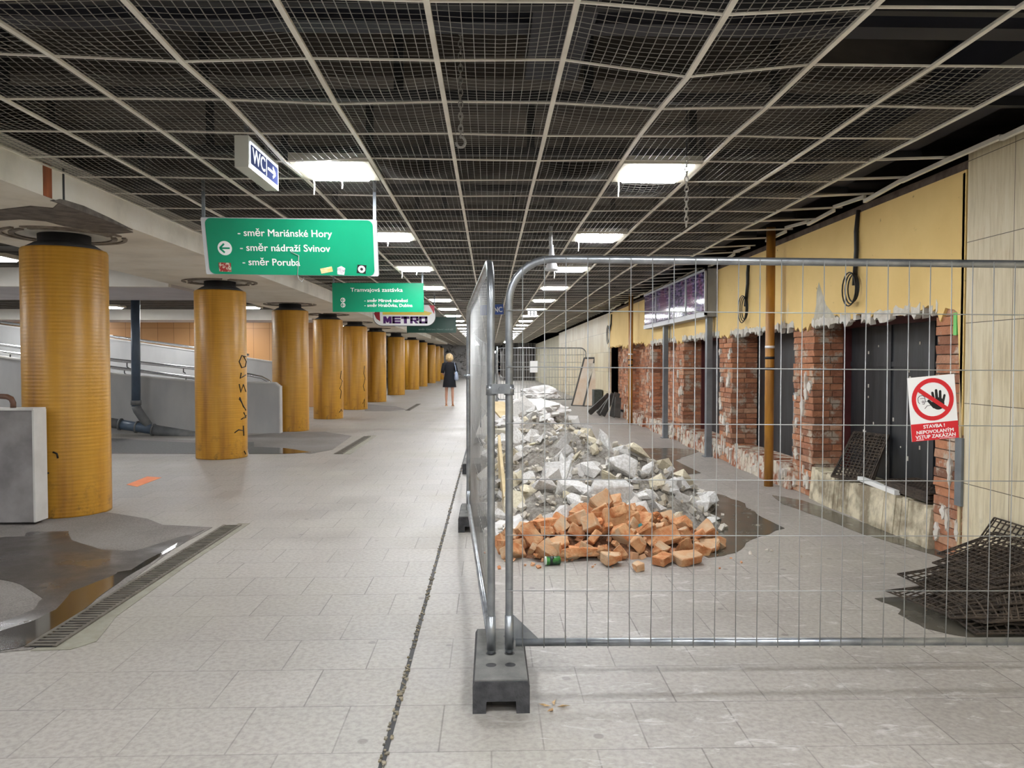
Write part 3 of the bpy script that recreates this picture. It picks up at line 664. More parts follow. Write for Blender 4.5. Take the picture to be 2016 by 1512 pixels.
# ================================================================== RIGHT WALL
WD = lambda px, py=760: at_x(px, py, WX).y
yT = WD(1897)                                 # end of the near travertine
OPEN = [(WD(1838), WD(1598)), (WD(1559), WD(1438)), (WD(1414), WD(1343.5)), (WD(1328.5), WD(1281)), (WD(1267.5), WD(1235)), (WD(1225), WD(1197))]
ztop = 1.93; YW = OPEN[-1][1]
struct(MB().box(WX, WX+.1, -6, yT-.012, 0, 3.05).build('wall_right', MATS['travertine']))
struct(MB().box(WX+.005, WX+.1, YW, 39, 0, 2.95).build('wall_right', MATS['travertine']))
struct(MB().box(WX+.12, WX+.3, 39, 61, 0, 2.9).build('wall_right', M('pale_slats', (176, 170, 140), (198, 192, 172), 2, .7, stretch=(1, 3, .1), world=True)))
struct(MB().box(WX+.06, WX+.1, yT-.012, yT+.01, 0, 3.05).build('trim_17', black_m))
# yellow band with a ragged lower edge
b = MB(); pr = random.Random(11); y = yT+.008; low = []
while y < YW:
    inop = any(a-.03 < y < c+.03 for a, c in OPEN)
    z = ztop+pr.uniform(-.035, .035)+(.02 if pr.random() < .2 else 0)
    if y < OPEN[0][0]-.02: z = 0.95 if y < yT+.07 else 1.86+pr.uniform(-.05, .06)
    elif not inop: z = ztop-.06+pr.uniform(-.05, .05)
    low.append((y, z)); y += pr.uniform(.03, .09)
low.append((YW, ztop))
for (ya, za), (yb, zb) in zip(low, low[1:]):
    b.hexa([(WX, ya, za), (WX+.04, ya, za), (WX+.04, yb, zb), (WX, yb, zb), (WX, ya, 2.92), (WX+.04, ya, 2.92), (WX+.04, yb, 2.92), (WX, yb, 2.92)])
struct(b.build('wall_right', MATS['yellow_plaster']))
b = MB(); b.box(WX+.04, WX+.42, yT, YW, ztop+.03, 3.0); struct(b.build('wall_right_lintel', M('lintel', (92, 78, 70), (120, 104, 92), 8, .9, world=True, bump=.5)))
P = [at_x(px, py, WX-.002) for px, py in ((1612, 556), (1618, 575), (1626, 600), (1640, 618), (1652, 634), (1630, 640), (1598, 643), (1603, 622), (1607, 600), (1608, 575))]
struct(MB().prism([(WX-.003, p.y, p.z) for p in P], (.01, 0, 0)).build('trim_24', M('patch_plaster', (206, 200, 184), (176, 168, 148), 7, .8, bump=.3, world=True)))
# broken plaster lip along the openings
b = MB()
for a, c in OPEN[:4]:
    y = a-.04; last = None
    while y < c+.04:
        cur = (y, ztop-.03-pr.random()**3*.07, ztop+.015+pr.random()**2*.05)
        if last and pr.random() < .86: b.hexa([(WX-.006, last[0], last[1]), (WX+.05, last[0], last[1]+.01), (WX+.05, y, cur[1]+.01), (WX-.006, y, cur[1]), (WX-.003, last[0], last[2]), (WX+.03, last[0], last[2]), (WX+.03, y, cur[2]), (WX-.003, y, cur[2])])
        last = cur; y += pr.uniform(.015, .06)
struct(b.build('trim_18', plaster_w))
def brick_pier(y0, y1, x0, x1, z0, z1, seed, jag=.02):
    pr = random.Random(seed); b = MB(); z = z0; row = 0
    while z < z1:
        h = .074; n = max(1, round((y1-y0)/.26)); nx = max(1, round((x1-x0)/.16))
        off = (row % 2)*.5
        ys = [y0]+[y0+(y1-y0)*(i+.5*off+pr.uniform(-.1, .1))/n for i in range(1, n+(1 if off and n > 1 else 0)) if (i+.5*off)/n < .93]+[y1]
        xs = [x0]+[x0+(x1-x0)*(i+.3*off)/nx for i in range(1, nx)]+[x1]
        for ya, yb in zip(ys, ys[1:]):
            for xa, xb in zip(xs, xs[1:]):
                j = lambda: pr.uniform(-jag, jag)*.5
                fx = pr.uniform(-.005, jag) if xa == x0 else .004
                b.hexa([(xa+fx+j()*.4, ya+.004+j()*(ya == y0), z+.006), (xb-.004, ya+.004+j()*(ya == y0), z+.006), (xb-.004, yb-.004+j()*(yb == y1), z+.006), (xa+fx+j()*.4, yb-.004+j()*(yb == y1), z+.006),
                        (xa+fx+j()*.4, ya+.004+j()*(ya == y0), z+h-.002), (xb-.004, ya+.004, z+h-.002), (xb-.004, yb-.004, z+h-.002), (xa+fx+j()*.4, yb-.004, z+h-.002)], 0)
        z += h; row += 1
    b.box(x0+.025, x1-.01, y0+.02, y1-.02, z0, z1, 1)
    return b
def blobs(b, y0, y1, z0, z1, n, seed, x=WX, size=(.03, .1)):
    pr = random.Random(seed)
    for i in range(n):
        y = pr.uniform(y0, y1); z = pr.uniform(z0, z1); w, h = pr.uniform(*size), pr.uniform(*size)*pr.uniform(1, 2.6)
        k = 15; pts = [(x-.001-pr.random()*.004, y+w*.5*math.cos(2*PI*i_/k)*pr.uniform(.45, 1.15), z+h*.5*math.sin(2*PI*i_/k)*pr.uniform(.55, 1.15)) for i_ in range(k)]
        b.prism(pts, (.04, 0, 0))
    return b
piers = [(yT+.015, OPEN[0][0])]+[(OPEN[i][1], OPEN[i+1][0]) for i in range(5)]
for i, (a, c) in enumerate(piers):
    t = thing('brick_pier', (WX+.2, (a+c)/2, 0), ['broken brick pier between the near travertine and the widest opening', 'broken brick pier right of the near ochre pipe', 'brick pier with thick white plaster left of the near ochre pipe', 'brick pier between the two grey steel posts', 'brick pier under the far end of the screen row', 'farthest brick pier, dark boards leaning before it'][i], 'brick pier', 'broken brick piers')
    part(brick_pier(a, c, WX+.012, WX+.4, 0, ztop+.02, 20+i), 'brickwork', [brick_m, mortar_m], t)
    for m_ in range((7, 13, 18, 10, 6, 4)[i]):
        lo = m_ % 3 == 0; part(blobs(MB(), a+.03, c-.03, .05 if lo else .3, .3 if lo else 1.85, 1, 40+i*30+m_, size=(.05, .12)), 'plaster_remnant', plaster_w, t)
struct(MB().box(WX, WX+.06, yT+.02, yT+.05, 0, 2.9).build('trim_19', board_m))
# sills, black boards and frames in the openings
for i, (a, c) in enumerate(OPEN):
    pr = random.Random(90+i); zs = (.33, .27, .27, .26, .26, .1)[i]
    b = MB(); n = 26
    if i == 5: pass
    else:
        for j in range(n):
            ya, yb = a+(c-a)*j/n, a+(c-a)*(j+1)/n
            z1 = zs+pr.uniform(-.02, .02); fx = WX-.02+.012*math.sin(j*.55)+pr.uniform(-.003, .003)
            b.hexa([(fx-.01, ya, 0), (WX+.4, ya, 0), (WX+.4, yb, 0), (fx-.01, yb, 0), (fx+.02, ya, z1), (WX+.4, ya, zs), (WX+.4, yb, zs), (fx+.02, yb, z1)])
        o = b.build('wall_right_sill', sill_m if i == 0 else M('sill_brick', (150, 96, 70), (206, 196, 180), 7, .95, bump=.8, world=True, detail=8, ramp=(.44, .56))); struct(o)
        if i: 
            q = blobs(MB(), a, c, .02, zs, 26, 120+i, WX-.03, (.03, .08)).build('trim_20', plaster_w); struct(q)
    b = MB(); b.box(WX+.41, WX+.46, a-.2, c+.2, 0, 2.3)
    if i == 0:
        for yy in (.3, .62): b.box(WX+.395, WX+.415, a+(c-a)*yy-.03, a+(c-a)*yy+.03, .33, 1.93)
        b.box(WX+.4, WX+.415, a, c, 1.45, 1.5)
    struct(b.build('door_%d' % (i+1), door_m if i != 4 else brick_m))
    if i in (0, 2):
        f = MB().box(WX+.34, WX+.41, c-.06, c-.005, zs, 1.93).box(WX+.34, WX+.41, a, c, 1.86, 1.93); struct(f.build('trim_21', maroon_m))
    if i >= 3: struct(brick_pier(a+.3, c, WX+.3, WX+.4, zs, 1.9, 200+i, .01).build('wall_right_infill', [brick_m, mortar_m]))
# paint splashes on the black boards of the near openings
b = MB(); pr = random.Random(8)
for i in range(26):
    y = pr.uniform(OPEN[0][0]+.2, OPEN[0][1]-.35); z = pr.uniform(.5, 1.8); s = pr.uniform(.006, .018); b.box(WX+.404, WX+.4105, y-s*.6, y+s*.6, z-s*1.5, z+s)
struct(b.build('trim_22', plaster_w))
# white streaked sheet in the second opening
sheet_m = M('smeared_sheet', (96, 102, 108), (196, 198, 196), 3.2, .5, world=True, ramp=(.48, .68), detail=8)
struct(MB().box(WX+.38, WX+.409, OPEN[1][0]-.02, OPEN[1][0]+.9, .27, 1.1).build('trim_23', sheet_m))
tag(MB().box(WX-.02, WX+.03, yT-.02, yT+.06, .42, .93).build('cable_duct', steelg, origin=(WX, yT, .42)), 'grey metal strip standing out at the near pier edge', 'strip')
tag(MB().box(WX-.006, WX+.01, yT+.09, yT+.13, 1.7, 1.87).build('paint_mark', M('green_paint', (120, 206, 110), None, rough=.6), origin=(WX, yT+.1, 1.7)), 'bright green paint mark at the upper pier corner', 'mark')

# pipes and posts before the wall
def pole(px, py, r, label, mats):
    p = at_z(px, py); t = thing('ochre_pipe', (p.x, p.y, 0), label, 'pipe', 'ochre pipes')
    pp = part(MB().tube([(p.x, p.y, 0), (p.x, p.y, 1.2), (p.x, p.y, 3.1)], r, 16), 'pipe', mats, t)
    z0 = 1.66
    for k in range(3): part(MB().tube([(p.x, p.y, z0-.13*k), (p.x, p.y, z0-.13*k+.03)], r+.004, 16), 'band', black_m if k else white_m, pp)
    return t
pole(1513, 957, .053, 'thick ochre pipe rising beside the near brick pier', pipe_y)
pole(1241, 836, .055, 'far ochre pipe standing left of the screen row', pipe_y)
def post(px, py, label):
    p = at_z(px, py); p.x = min(p.x, WX-.08); t = thing('steel_post', (p.x, p.y, 0), label, 'post', 'grey steel posts')
    part(MB().box(p.x-.045, p.x+.045, p.y-.05, p.y+.05, .01, 2.25), 'upright', steelg, t); part(MB().box(p.x-.08, p.x+.08, p.y-.08, p.y+.08, 0, .012), 'foot_plate', steelg, t)
post(1394, 899, 'grey steel post under the near end of the screens'); post(1310, 862, 'grey steel post under the middle of the screens')
# screens
XS = 3.33; ya, yb = at_x(1389, 575, XS).y, at_x(1268, 620, XS).y
t = thing('display_board', (XS+.1, (ya+yb)/2, 2.2), 'long grey display housing with four purple timetable screens on the wall', 'display')
part(MB().box(XS+.02, WX, ya, yb, 2.2, 2.94), 'housing', M('housing', (150, 152, 154), (132, 134, 138), 3, .5), t)
for j in range(4):
    y0 = ya+(yb-ya)*j/4; y1 = ya+(yb-ya)*(j+1)/4
    s = part(MB().box(XS, XS+.02, y0+.05, y1-.05, 2.29, 2.9), 'screen', MATS['timetable'], t)
    part(MB().box(XS-.01, XS+.03, y0, y0+.045, 2.22, 2.94).box(XS-.01, XS+.03, y0, y1, 2.2, 2.28).box(XS-.01, XS+.03, y0, y1, 2.905, 2.94), 'frame', M('screen_frame', (176, 178, 182), None, rough=.4), s)
# cables with coils
def cable(px, ptop, pcoil, x, label, r=.1, sk=0):
    a = at_x(px, ptop, x); c = at_x(px-4, pcoil, x); t = thing('cable', (c.x, c.y, c.z), label, 'cable', 'loose black cables')
    part(MB().tube([(x-.01, a.y, a.z+.05), (x-.02, a.y+.02, a.z-.15), (x-.03, a.y-.01, (a.z+c.z)/2), (x-.03, c.y, c.z)], .022, 7), 'trunk', cable_m, t); tk_ = [c_ for c_ in COL.objects if c_.parent == t][-1]
    for k in range(3):
        rr = r*(1+.12*k); pts = [(x-.04-.012*k, c.y+rr*.85*math.cos(g)+.02*k, c.z-rr*.2+rr*math.sin(g)) for g in [2*PI*i/20 for i in range(20)]]
        part(MB().tube(pts, .007, 6, closed=True), 'loop', cable_m, tk_)
cable(1692, 424, 562, WX, 'black cable with a coil over the widest wall opening', .13)
cable(1476, 515, 603, WX, 'black cable with a round coil between pipe and screens', .15)
cable(1205, 622, 655, WX, 'black cable with a coil at the far end of the yellow wall', .22)

# ================================================================== FENCE
FA = Vector((.088, 3.53, 0)); FB = Vector((3.55, 3.515, 0))
side = [Vector((.004, 3.5, 0)), Vector((-.2, 6.98, 0)), Vector((-.285, 10.45, 0)), Vector((-.29, 13.9, 0)), Vector((-.22, 17.4, 0)), Vector((-.08, 20.9, 0)), Vector((.13, 24.3, 0))]
def fence_panel(A, B, label, z0=.187, z1=1.975, foot=.05, gus=True, wr=.0022, drop=0.0):
    A, B = Vector(A), Vector(B); u = (B-A).normalized(); Lg = (B-A).length; n = Vector((u.y, -u.x, 0))
    t = thing('site_fence', (A.x, A.y, .1), label, 'fence panel', 'site fence panels')
    P = lambda s, z, o=0: A+u*s+n*o+Vector((0, 0, z-(drop*s/Lg if z > .06 else 0)))
    R = .2; pts = [P(0, foot), P(0, z0), P(0, 1.2), P(0, z1-R)]+[P(R-R*math.cos(a), z1-R+R*math.sin(a)) for a in [PI/2*i/8 for i in range(1, 9)]]
    pts += [P(Lg/2, z1)]+[P(Lg-R+R*math.sin(a), z1-R+R*math.cos(a)) for a in [PI/2*i/8 for i in range(0, 9)]]+[P(Lg, 1.2), P(Lg, z0), P(Lg, foot)]
    part(MB().tube(pts, .0185, 12), 'tube_frame', galv, t)
    part(MB().tube([P(.03, z0), P(Lg-.03, z0)], .0185, 12), 'bottom_rail', galv, t)
    b = MB(); k = int((Lg-.06)/.1)
    for i in range(k+1):
        s = .062+.1*i
        if s > Lg-.03: break
        top = z1-.005
        e = min(s, Lg-s)
        if e < R: top = z1-R+math.sqrt(max(0, R*R-(R-e)**2))
        wv = .004*math.sin(i*2.3)
        b.tube([P(s, z0-.02, .018), P(s+wv, .9, .02), P(s, top+.012, .018)], wr, 6)
    for i in range(6): z = 1.736-.26*i; b.tube([P(-.012, z, .022), P(Lg+.012, z, .022)], wr*1.1, 6)
    part(b, 'wire_mesh', wire, t)
    if gus:
        for s, sg in ((.02, 1), (Lg-.02, -1)): part(MB().prism([P(s, z0+.01, -.003), P(s+sg*.12, z0+.015, -.003), P(s, z0+.13, -.003)], n*.006), 'gusset_plate', galv, t)
        for s in (0, Lg): part(MB().tube([P(s, z0-.03), P(s, z0+.13)], .0215, 12), 'sleeve', galv, t)
    return t
fence_panel(FA, FB, 'front site fence panel across the right half, warning sign on it', drop=.026)
lab = ['site fence panel seen edge-on beside the walkway, nearest', 'second edge-on fence panel along the walkway', 'third edge-on fence panel along the walkway', 'fourth edge-on fence panel, far down the walkway', 'fifth edge-on fence panel, far down the walkway', 'sixth edge-on fence panel, joining the far cross panel']
for i in range(6): fence_panel(side[i]+Vector((0, .02, 0)), side[i+1]-Vector((0, .02, 0)), lab[i], foot=.05 if i < 3 else 0, wr=.0016)
ff = fence_panel((.2, 26.4, 0), (3.35, 26.6, 0), 'far fence panel across the hall with a white paper on it', wr=.006, foot=0)
fence_panel((.22, 24.4, 0), (.25, 26.3, 0), 'short far fence panel turning the corner', foot=0)
p = at_y(1051, 722, 26.35); tag(MB().box(p.x-.13, p.x+.13, 26.38, 26.39, p.z-.2, p.z+.2).build('paper_notice', white_m, origin=p), 'white paper notice on the far fence panel', 'notice')
# feet
def foot(x, y, label):
    t = thing('ballast_block', (x, y, 0), label, 'fence foot', 'rubber fence feet'); w, l, h = .122, .325, .14; c = .045
    b = MB()                                  # block with a slot underneath
    prof = [(-w, 0), (-c-.02, 0), (-c-.018, .052), (c+.018, .052), (c+.02, 0), (w, 0), (w, h-.022), (w-.01, h-.004), (-w+.01, h-.004), (-w, h-.022)]
    b.prism([(x+a, y-l, z) for a, z in prof], (0, 2*l, 0)); part(b, 'block', rubber_m, t)
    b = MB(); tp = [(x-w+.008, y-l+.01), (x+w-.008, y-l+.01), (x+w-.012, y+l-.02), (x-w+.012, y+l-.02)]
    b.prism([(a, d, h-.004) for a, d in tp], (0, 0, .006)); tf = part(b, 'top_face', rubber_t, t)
    for dx in (-.043, .043):
        for dy in (-.155, -.02, .2): part(MB().lathe((x+dx, y+dy, h-.002), [(.024, 0), (.024, .0045)], 18), 'post_hole', ink_m, tf)
    return t
foot(.046, 3.53, 'dark rubber fence foot in the foreground, two posts in it')
foot(-.16, 6.98, 'dark rubber fence foot at the second fence joint'); foot(-.25, 10.45, 'dark rubber fence foot at the third fence joint'); foot(-.25, 13.9, 'small far rubber fence foot at the fourth fence joint')
# clamps
def clamp(p, q, z, label):
    p, q = Vector((p[0], p[1], z)), Vector((q[0], q[1], z)); t = thing('fence_clamp', (p+q)/2, label, 'clamp', 'fence clamps'); d = (q-p).normalized(); n = Vector((d.y, -d.x, 0))
    b = MB(); b.bar(p-d*.022, q+d*.022, .05, .006, (0, 0, 1)); 
    for c in (p, q): b.tube([c+Vector((0, 0, -.03)), c+Vector((0, 0, .02))], .0235, 14)
    part(b, 'bracket', galv, t)
    pt = part(MB().bar(p+n*.026-Vector((0, 0, .0)), q+n*.026, .006, .045), 'plate', galv, t)
    part(MB().tube([(p+q)/2-n*.04, (p+q)/2+n*.04], .012, 6), 'bolt', galv, pt)
clamp(side[0]+Vector((0, .02, 0)), FA, 1.375, 'galvanised clamp joining the two nearest fence posts')
clamp(side[1]-Vector((0, .02, 0)), side[1]+Vector((0, .04, 0)), 1.37, 'galvanised clamp at the second fence joint'); clamp(side[2]-Vector((0, .02, 0)), side[2]+Vector((0, .04, 0)), 1.37, 'galvanised clamp at the third fence joint')

# warning sign on the fence
uF = (FB-FA).normalized(); nF = Vector((uF.y, -uF.x, 0)); pc = at_y(1837, 803, FA.y+uF.y*2-.04)
ang = math.radians(5.2); U = uF*math.cos(ang)+Vector((0, 0, math.sin(ang))); V = Vector((0, 0, math.cos(ang)))-uF*math.sin(ang)
W_, H_ = .222, .298; fr = Fr(pc-U*W_/2-V*H_/2, U, V)
t = thing('warning_sign', pc, 'white and red no-entry construction sign hung on the front fence', 'sign')
hh = H_*.27
part(slab(MB(), fr, [(0, 0), (W_, 0), (W_, H_), (0, H_)], -.002, .001), 'board', white_m, t)
part(slab(MB(), fr, [(0, 0), (W_, 0), (W_, hh), (0, hh)], .001, .002), 'red_band', red_m, t); rb_ = [c_ for c_ in COL.objects if c_.parent == t][-1]
cx, cy = W_*.5, hh+(H_-hh)*.5; r1 = .099
b = MB(); hx, hy = cx+.025, cy-.022                           # black hand
slab(b, fr, circ(hx, hy, .029, 20), .001, .002)
for x0, y0, x1, y1, ra, rb in ((-.019, .012, -.024, .052, .0068, .0055), (-.005, .015, -.006, .062, .0072, .0058), (.010, .013, .013, .056, .0068, .0055), (.022, .005, .032, .036, .006, .005), (-.02, -.012, -.044, .016, .009, .006)):
    slab(b, fr, capsule(hx+x0, hy+y0, hx+x1, hy+y1, ra, rb), .001, .0021)
slab(b, fr, [(hx-.024, hy-.012), (hx+.027, hy-.008), (hx+.027, hy+.014), (hx-.026, hy+.018)], .001, .002)
part(b, 'hand_symbol', ink_m, t)
b = MB(); fx, fy = cx-.05, cy+.004
stroke(b, fr, [(fx-.012, fy-.02), (fx-.018, fy-.012), (fx-.019, fy+.006), (fx-.01, fy+.017), (fx+.004, fy+.018), (fx+.014, fy+.01), (fx+.015, fy-.01), (fx+.008, fy-.024), (fx, fy-.022)], .0022, .001, .002)
stroke(b, fr, [(fx-.008, fy+.004), (fx+.015, fy+.004)], .002, .001, .002); ringp(b, fr, fx+.004, fy-.012, .003, .0052, .001, .002, 12)
stroke(b, fr, [(fx+.016, fy-.012), (fx+.03, fy-.013)], .002, .001, .002); stroke(b, fr, [(fx+.01, fy-.045), (fx+.022, fy-.032), (fx+.044, fy-.03)], .0022, .001, .002)
part(b, 'face_symbol', ink_m, t)
b = MB(); ringp(b, fr, cx, cy, .079, r1, .002, .003); a_ = math.radians(-38); dx, dy = math.cos(a_)*.085, math.sin(a_)*.085
stroke(b, fr, [(cx-dx, cy-dy), (cx+dx, cy+dy)], .019, .002, .0031); part(b, 'prohibition_ring', red_m, t)
text('STAVBA !', fr, .058, .158, hh-.023, .0024, white_m, rb_, .03, .0155); text('NEPOVOLANÝM', fr, .024, .198, hh-.048, .0024, white_m, rb_, .03, .0155); text('VSTUP ZAKÁZÁN', fr, .018, .206, hh-.070, .0024, white_m, rb_, .03, .0155)
part(slab(slab(MB(), fr, [(.02, .004), (.055, .004), (.055, .007), (.02, .007)], .002, .003), fr, [(.13, .004), (.205, .004), (.205, .006), (.13, .006)], .002, .003), 'small_print', white_m, t)

# ================================================================== HANGING SIGNS
def hanging(name, label, d, x0, x1, z0, z1, tilt, roll, body, edge=None, rad=.0, rods=True, tk=.04):
    u = Vector((math.cos(roll), 0, -math.sin(roll))); v = Vector((0, -math.sin(tilt), math.cos(tilt)))
    v = (v-u*v.dot(u)).normalized()
    t = thing(name, ((x0+x1)/2, d, z0), label, 'sign'); fr = Fr((x0, d+math.sin(tilt)*(z1-z0), z0), u, v); W = x1-x0; H = z1-z0
    part(slab(MB(), fr, rrect(0, W, 0, H, max(.006, rad if edge is None else .012)), -tk, 0), 'panel', edge or body, t)
    if edge: part(slab(MB(), fr, rrect(.035, W-.035, .004, H-.004, rad), 0, .003), 'face', body, t)
    if rods:
        for a in (.02, W-.02): p = fr.p(a, H, -tk/2); part(MB().bar(p, (p.x, p.y, 3.1), .028, .012, (0, 1, 0)), 'hanger', steelg, t)
    return t, fr, W, H
def arrow(fr, x, y, r, t, c=.004, inv=green_m):
    ad = part(slab(MB(), fr, circ(x, y, r), c-.001, c), 'arrow_disc', white_m, t)
    b = MB(); stroke(b, fr, [(x-r*.7, y), (x+r*.7, y)], r*.24, c, c+.001); stroke(b, fr, [(x-r*.05, y+r*.62), (x-r*.7, y), (x-r*.05, y-r*.62)], r*.26, c, c+.001); part(b, 'arrow', inv, ad)
tilt = math.radians(-16)
pl, pr_ = at_y(400, 480, 6.83), at_y(743, 484, 6.83); z1 = at_y(570, 424, 6.75).z; z0 = at_y(570, 541, 6.92).z
t, fr, W, H = hanging('direction_sign', 'large green direction sign hanging nearest, three lines of white text', 6.76, pl.x, pr_.x, z0, z1, math.radians(16), math.radians(.55), green_m, offw_m, .05)
# bottom leans away from the viewer
capH = .12*H
text('- směr Mariánské Hory', fr, .204*W, .741*W, .69*H, .005, white_m, t, .014, capH); text('- směr nádraží Svinov', fr, .21*W, .726*W, .43*H, .005, white_m, t, .014, capH); text('- směr Poruba', fr, .217*W, .547*W, .175*H, .005, white_m, t, .014, capH)
arrow(fr, .122*W, .47*H, .041*W, t, .005)
b = slab(MB(), fr, [(.078*W, .055*H), (.148*W, .05*H), (.148*W, .21*H), (.078*W, .215*H)], .003, .005); part(b, 'sticker', M('sticker_red', (150, 44, 40), (200, 190, 170), 40, .5, ramp=(.5, .56)), t)
part(slab(MB(), fr, [(.668*W, .04*H), (.735*W, .08*H), (.73*W, .17*H), (.662*W, .125*H)], .003, .005), 'sticker', M('sticker_orange', (226, 172, 96), (230, 214, 180), 12, .5, stretch=(1, 1, 5)), t)
part(slab(MB(), fr, [(.76*W, .03*H), (.80*W, .02*H), (.808*W, .14*H), (.785*W, .18*H), (.762*W, .15*H)], .003, .005), 'sticker', M('sticker_white', (214, 214, 214), (150, 140, 150), 50, .5), t)
b = slab(MB(), fr, [(.873*W, .06*H), (.925*W, .045*H), (.932*W, .2*H), (.88*W, .21*H)], .003, .005); s = part(b, 'sticker', ink_m, t); bb = MB(); ringp(bb, fr, .903*W, .128*H, .009*W, .021*W, .005, .006, 20); part(bb, 'sticker_ring', white_m, s)
q = fr.p(.545*W, .36*H, .012); part(MB().tube([fr.p(.5*W, .42*H, .01), q, fr.p(.53*W, .02*H, .012), fr.p(.53*W, -.06*H, 0), fr.p(.548*W, -.12*H, -.02), fr.p(.56*W, -.05*H, -.03)], .003, 6), 'loose_wire', wire, t)
d = 13.0; pl, pr_ = at_y(654, 585, d), at_y(834, 585, d)
t, fr, W, H = hanging('direction_sign', 'green tram stop sign hanging behind the nearest green sign', d, pl.x, pr_.x, at_y(740, 614, d).z, at_y(740, 557, d).z, math.radians(4), 0, green_m, None, .0)
text('Tramvajová zastávka', fr, .2*W, .77*W, .70*H, .003, white_m, t, .008, .13*H); text('- směr Mírové náměstí', fr, .35*W, .825*W, .345*H, .003, white_m, t, .016, .105*H); text('- směr Hrabůvka, Dubina', fr, .35*W, .875*W, .18*H, .003, white_m, t, .016, .105*H)
arrow(fr, .114*W, .41*H, .026*W, t, .003); arrow(fr, .115*W, .235*H, .026*W, t, .003)
d = 17.0; pl, pr_ = at_y(735, 620, d), at_y(857, 620, d)
t, fr, W, H = hanging('shop_sign', 'rounded white sign with purple lettering hanging behind the tram stop sign', d, pl.x, pr_.x, at_y(796, 641, d).z, at_y(796, 600, d).z, 0, 0, white_m, None, .0)
for c in list(kids(t)):
    if c.name.startswith('panel'): bpy.data.objects.remove(c)
part(slab(MB(), fr, rrect(0, W, 0, H, .2, 8), -.06, 0), 'panel', white_m, t)
part(slab(MB(), fr, rrect(-.012, W+.012, -.012, H+.012, .21, 8), -.05, -.012), 'rim', ink_m, t)
part(slab(MB(), fr, [(.01, H*.58), (.1*W, H*.9), (.11*W, H*.2), (.05*W, H*.32)], 0, .003), 'red_flash', M('dark_red', (150, 34, 42), None), t)
part(slab(MB(), fr, [(.9*W, H*.98), (.985*W, H*.97), (.985*W, H*.55)], 0, .003), 'red_flash', M('pink_red', (206, 84, 96), None), t)
part(slab(MB(), fr, [(.15*W, H*.52), (.9*W, H*.5), (.95*W, H*.62), (.8*W, H*.72), (.15*W, H*.66)], 0, .003), 'swoosh', yellow_m, t)
b = MB(); lx = .16*W; lw_ = .135*W; hb_ = H*.34; y0_ = H*.1
LET = dict(M=([(0, 0, .3, 1), (.7, 0, 1, 1)], [[(.1, 1), (.34, 1), (.5, .6), (.66, 1), (.9, 1), (.6, .12), (.4, .12)]]), E=([(0, 0, 1, .27), (0, .4, 1, .62), (0, .75, 1, 1), (0, 0, .3, 1)], []), T=([(0, .66, 1, 1), (.32, 0, .68, 1)], []), R=([(0, 0, .3, 1), (0, .72, 1, 1), (.7, .4, 1, 1), (0, .36, 1, .56)], [[(.4, .36), (.72, .36), (1.02, 0), (.66, 0)]]), O=([(0, 0, 1, .3), (0, .7, 1, 1), (0, 0, .3, 1), (.7, 0, 1, 1)], []))
for ch in 'METRO':
    rc, pg = LET[ch]
    for x0, q0, x1, q1 in rc: slab(b, fr, [(lx+x0*lw_, y0_+q0*hb_), (lx+x1*lw_, y0_+q0*hb_), (lx+x1*lw_, y0_+q1*hb_), (lx+x0*lw_, y0_+q1*hb_)], 0, .004)
    for P_ in pg: slab(b, fr, [(lx+x*lw_, y0_+y*hb_) for x, y in P_], 0, .0045)
    lx += lw_*1.07
part(b, 'lettering', purple_m, t)
d = 24.0; pl, pr_ = at_y(801, 640, d), at_y(898, 640, d)
t, fr, W, H = hanging('direction_sign', 'dark green direction sign farthest along the ceiling', d, pl.x, pr_.x, at_y(850, 655, d).z, at_y(850, 624, d).z, 0, 0, dgreen_m, None, 0)
text('směr Ostrava hlavní nádraží', fr, .24*W, .94*W, .17*H, .003, M('pale_letters', (150, 176, 168), None), t, .012, .1*H)
# small far signs
d = 18.0; pl, pr_ = at_y(946, 610, d), at_y(992, 610, d)
t, fr, W, H = hanging('blue_sign', 'small blue hanging sign seen between the two nearest fence posts', d, pl.x, pr_.x, at_y(970, 621, d).z, at_y(970, 601, d).z, 0, math.radians(-3), blue_m, None, .01); text('NC', fr, .6*W, .94*W, .24*H, .003, white_m, t, .03, .5*H)
d = 22.0; p = at_y(1048, 617, d); t, fr, W, H = hanging('toilet_sign', 'small white pictogram sign under the right row of lights', d, p.x-.13, p.x+.13, p.z-.1, p.z+.1, 0, 0, white_m, None, .01)
b = MB()
for x in (.08, .18): slab(b, fr, circ(x, .15, .018, 12), 0, .003); slab(b, fr, capsule(x, .04, x, .11, .018, .024), 0, .003)
part(b, 'pictogram', ink_m, t)
# lit box sign, seen from its side
Xw = at_y(477, 300, 5.04).x; yn, yf = 5.04, 5.74
t = thing('toilet_sign', (Xw, (yn+yf)/2, 2.78), 'lit white box sign with lettering and an arrow left of the nearest lamp', 'sign')
part(MB().box(Xw-.05, Xw+.04, yn, yf, 2.765, 2.97), 'case', M('case', (206, 206, 196), None, rough=.5), t)
fr = Fr((Xw+.04, yn, 2.765), (0, 1, 0), (0, 0, 1)); W, H = yf-yn, .205
lw = emit('lit_white', (236, 242, 255), .5, (200, 204, 214))
lb = part(slab(MB(), fr, rrect(.015, W-.015, .012, H-.028, .02), 0, .004), 'lit_border', lw, t)
lf = part(slab(MB(), fr, rrect(.035, W-.035, .032, H-.048, .012), .004, .006), 'lit_face', emit('lit_face', (150, 166, 220), .06, (48, 54, 88)), lb)
text('WC', fr, .06, .34, .05, .008, lw, lf, .02, .095)
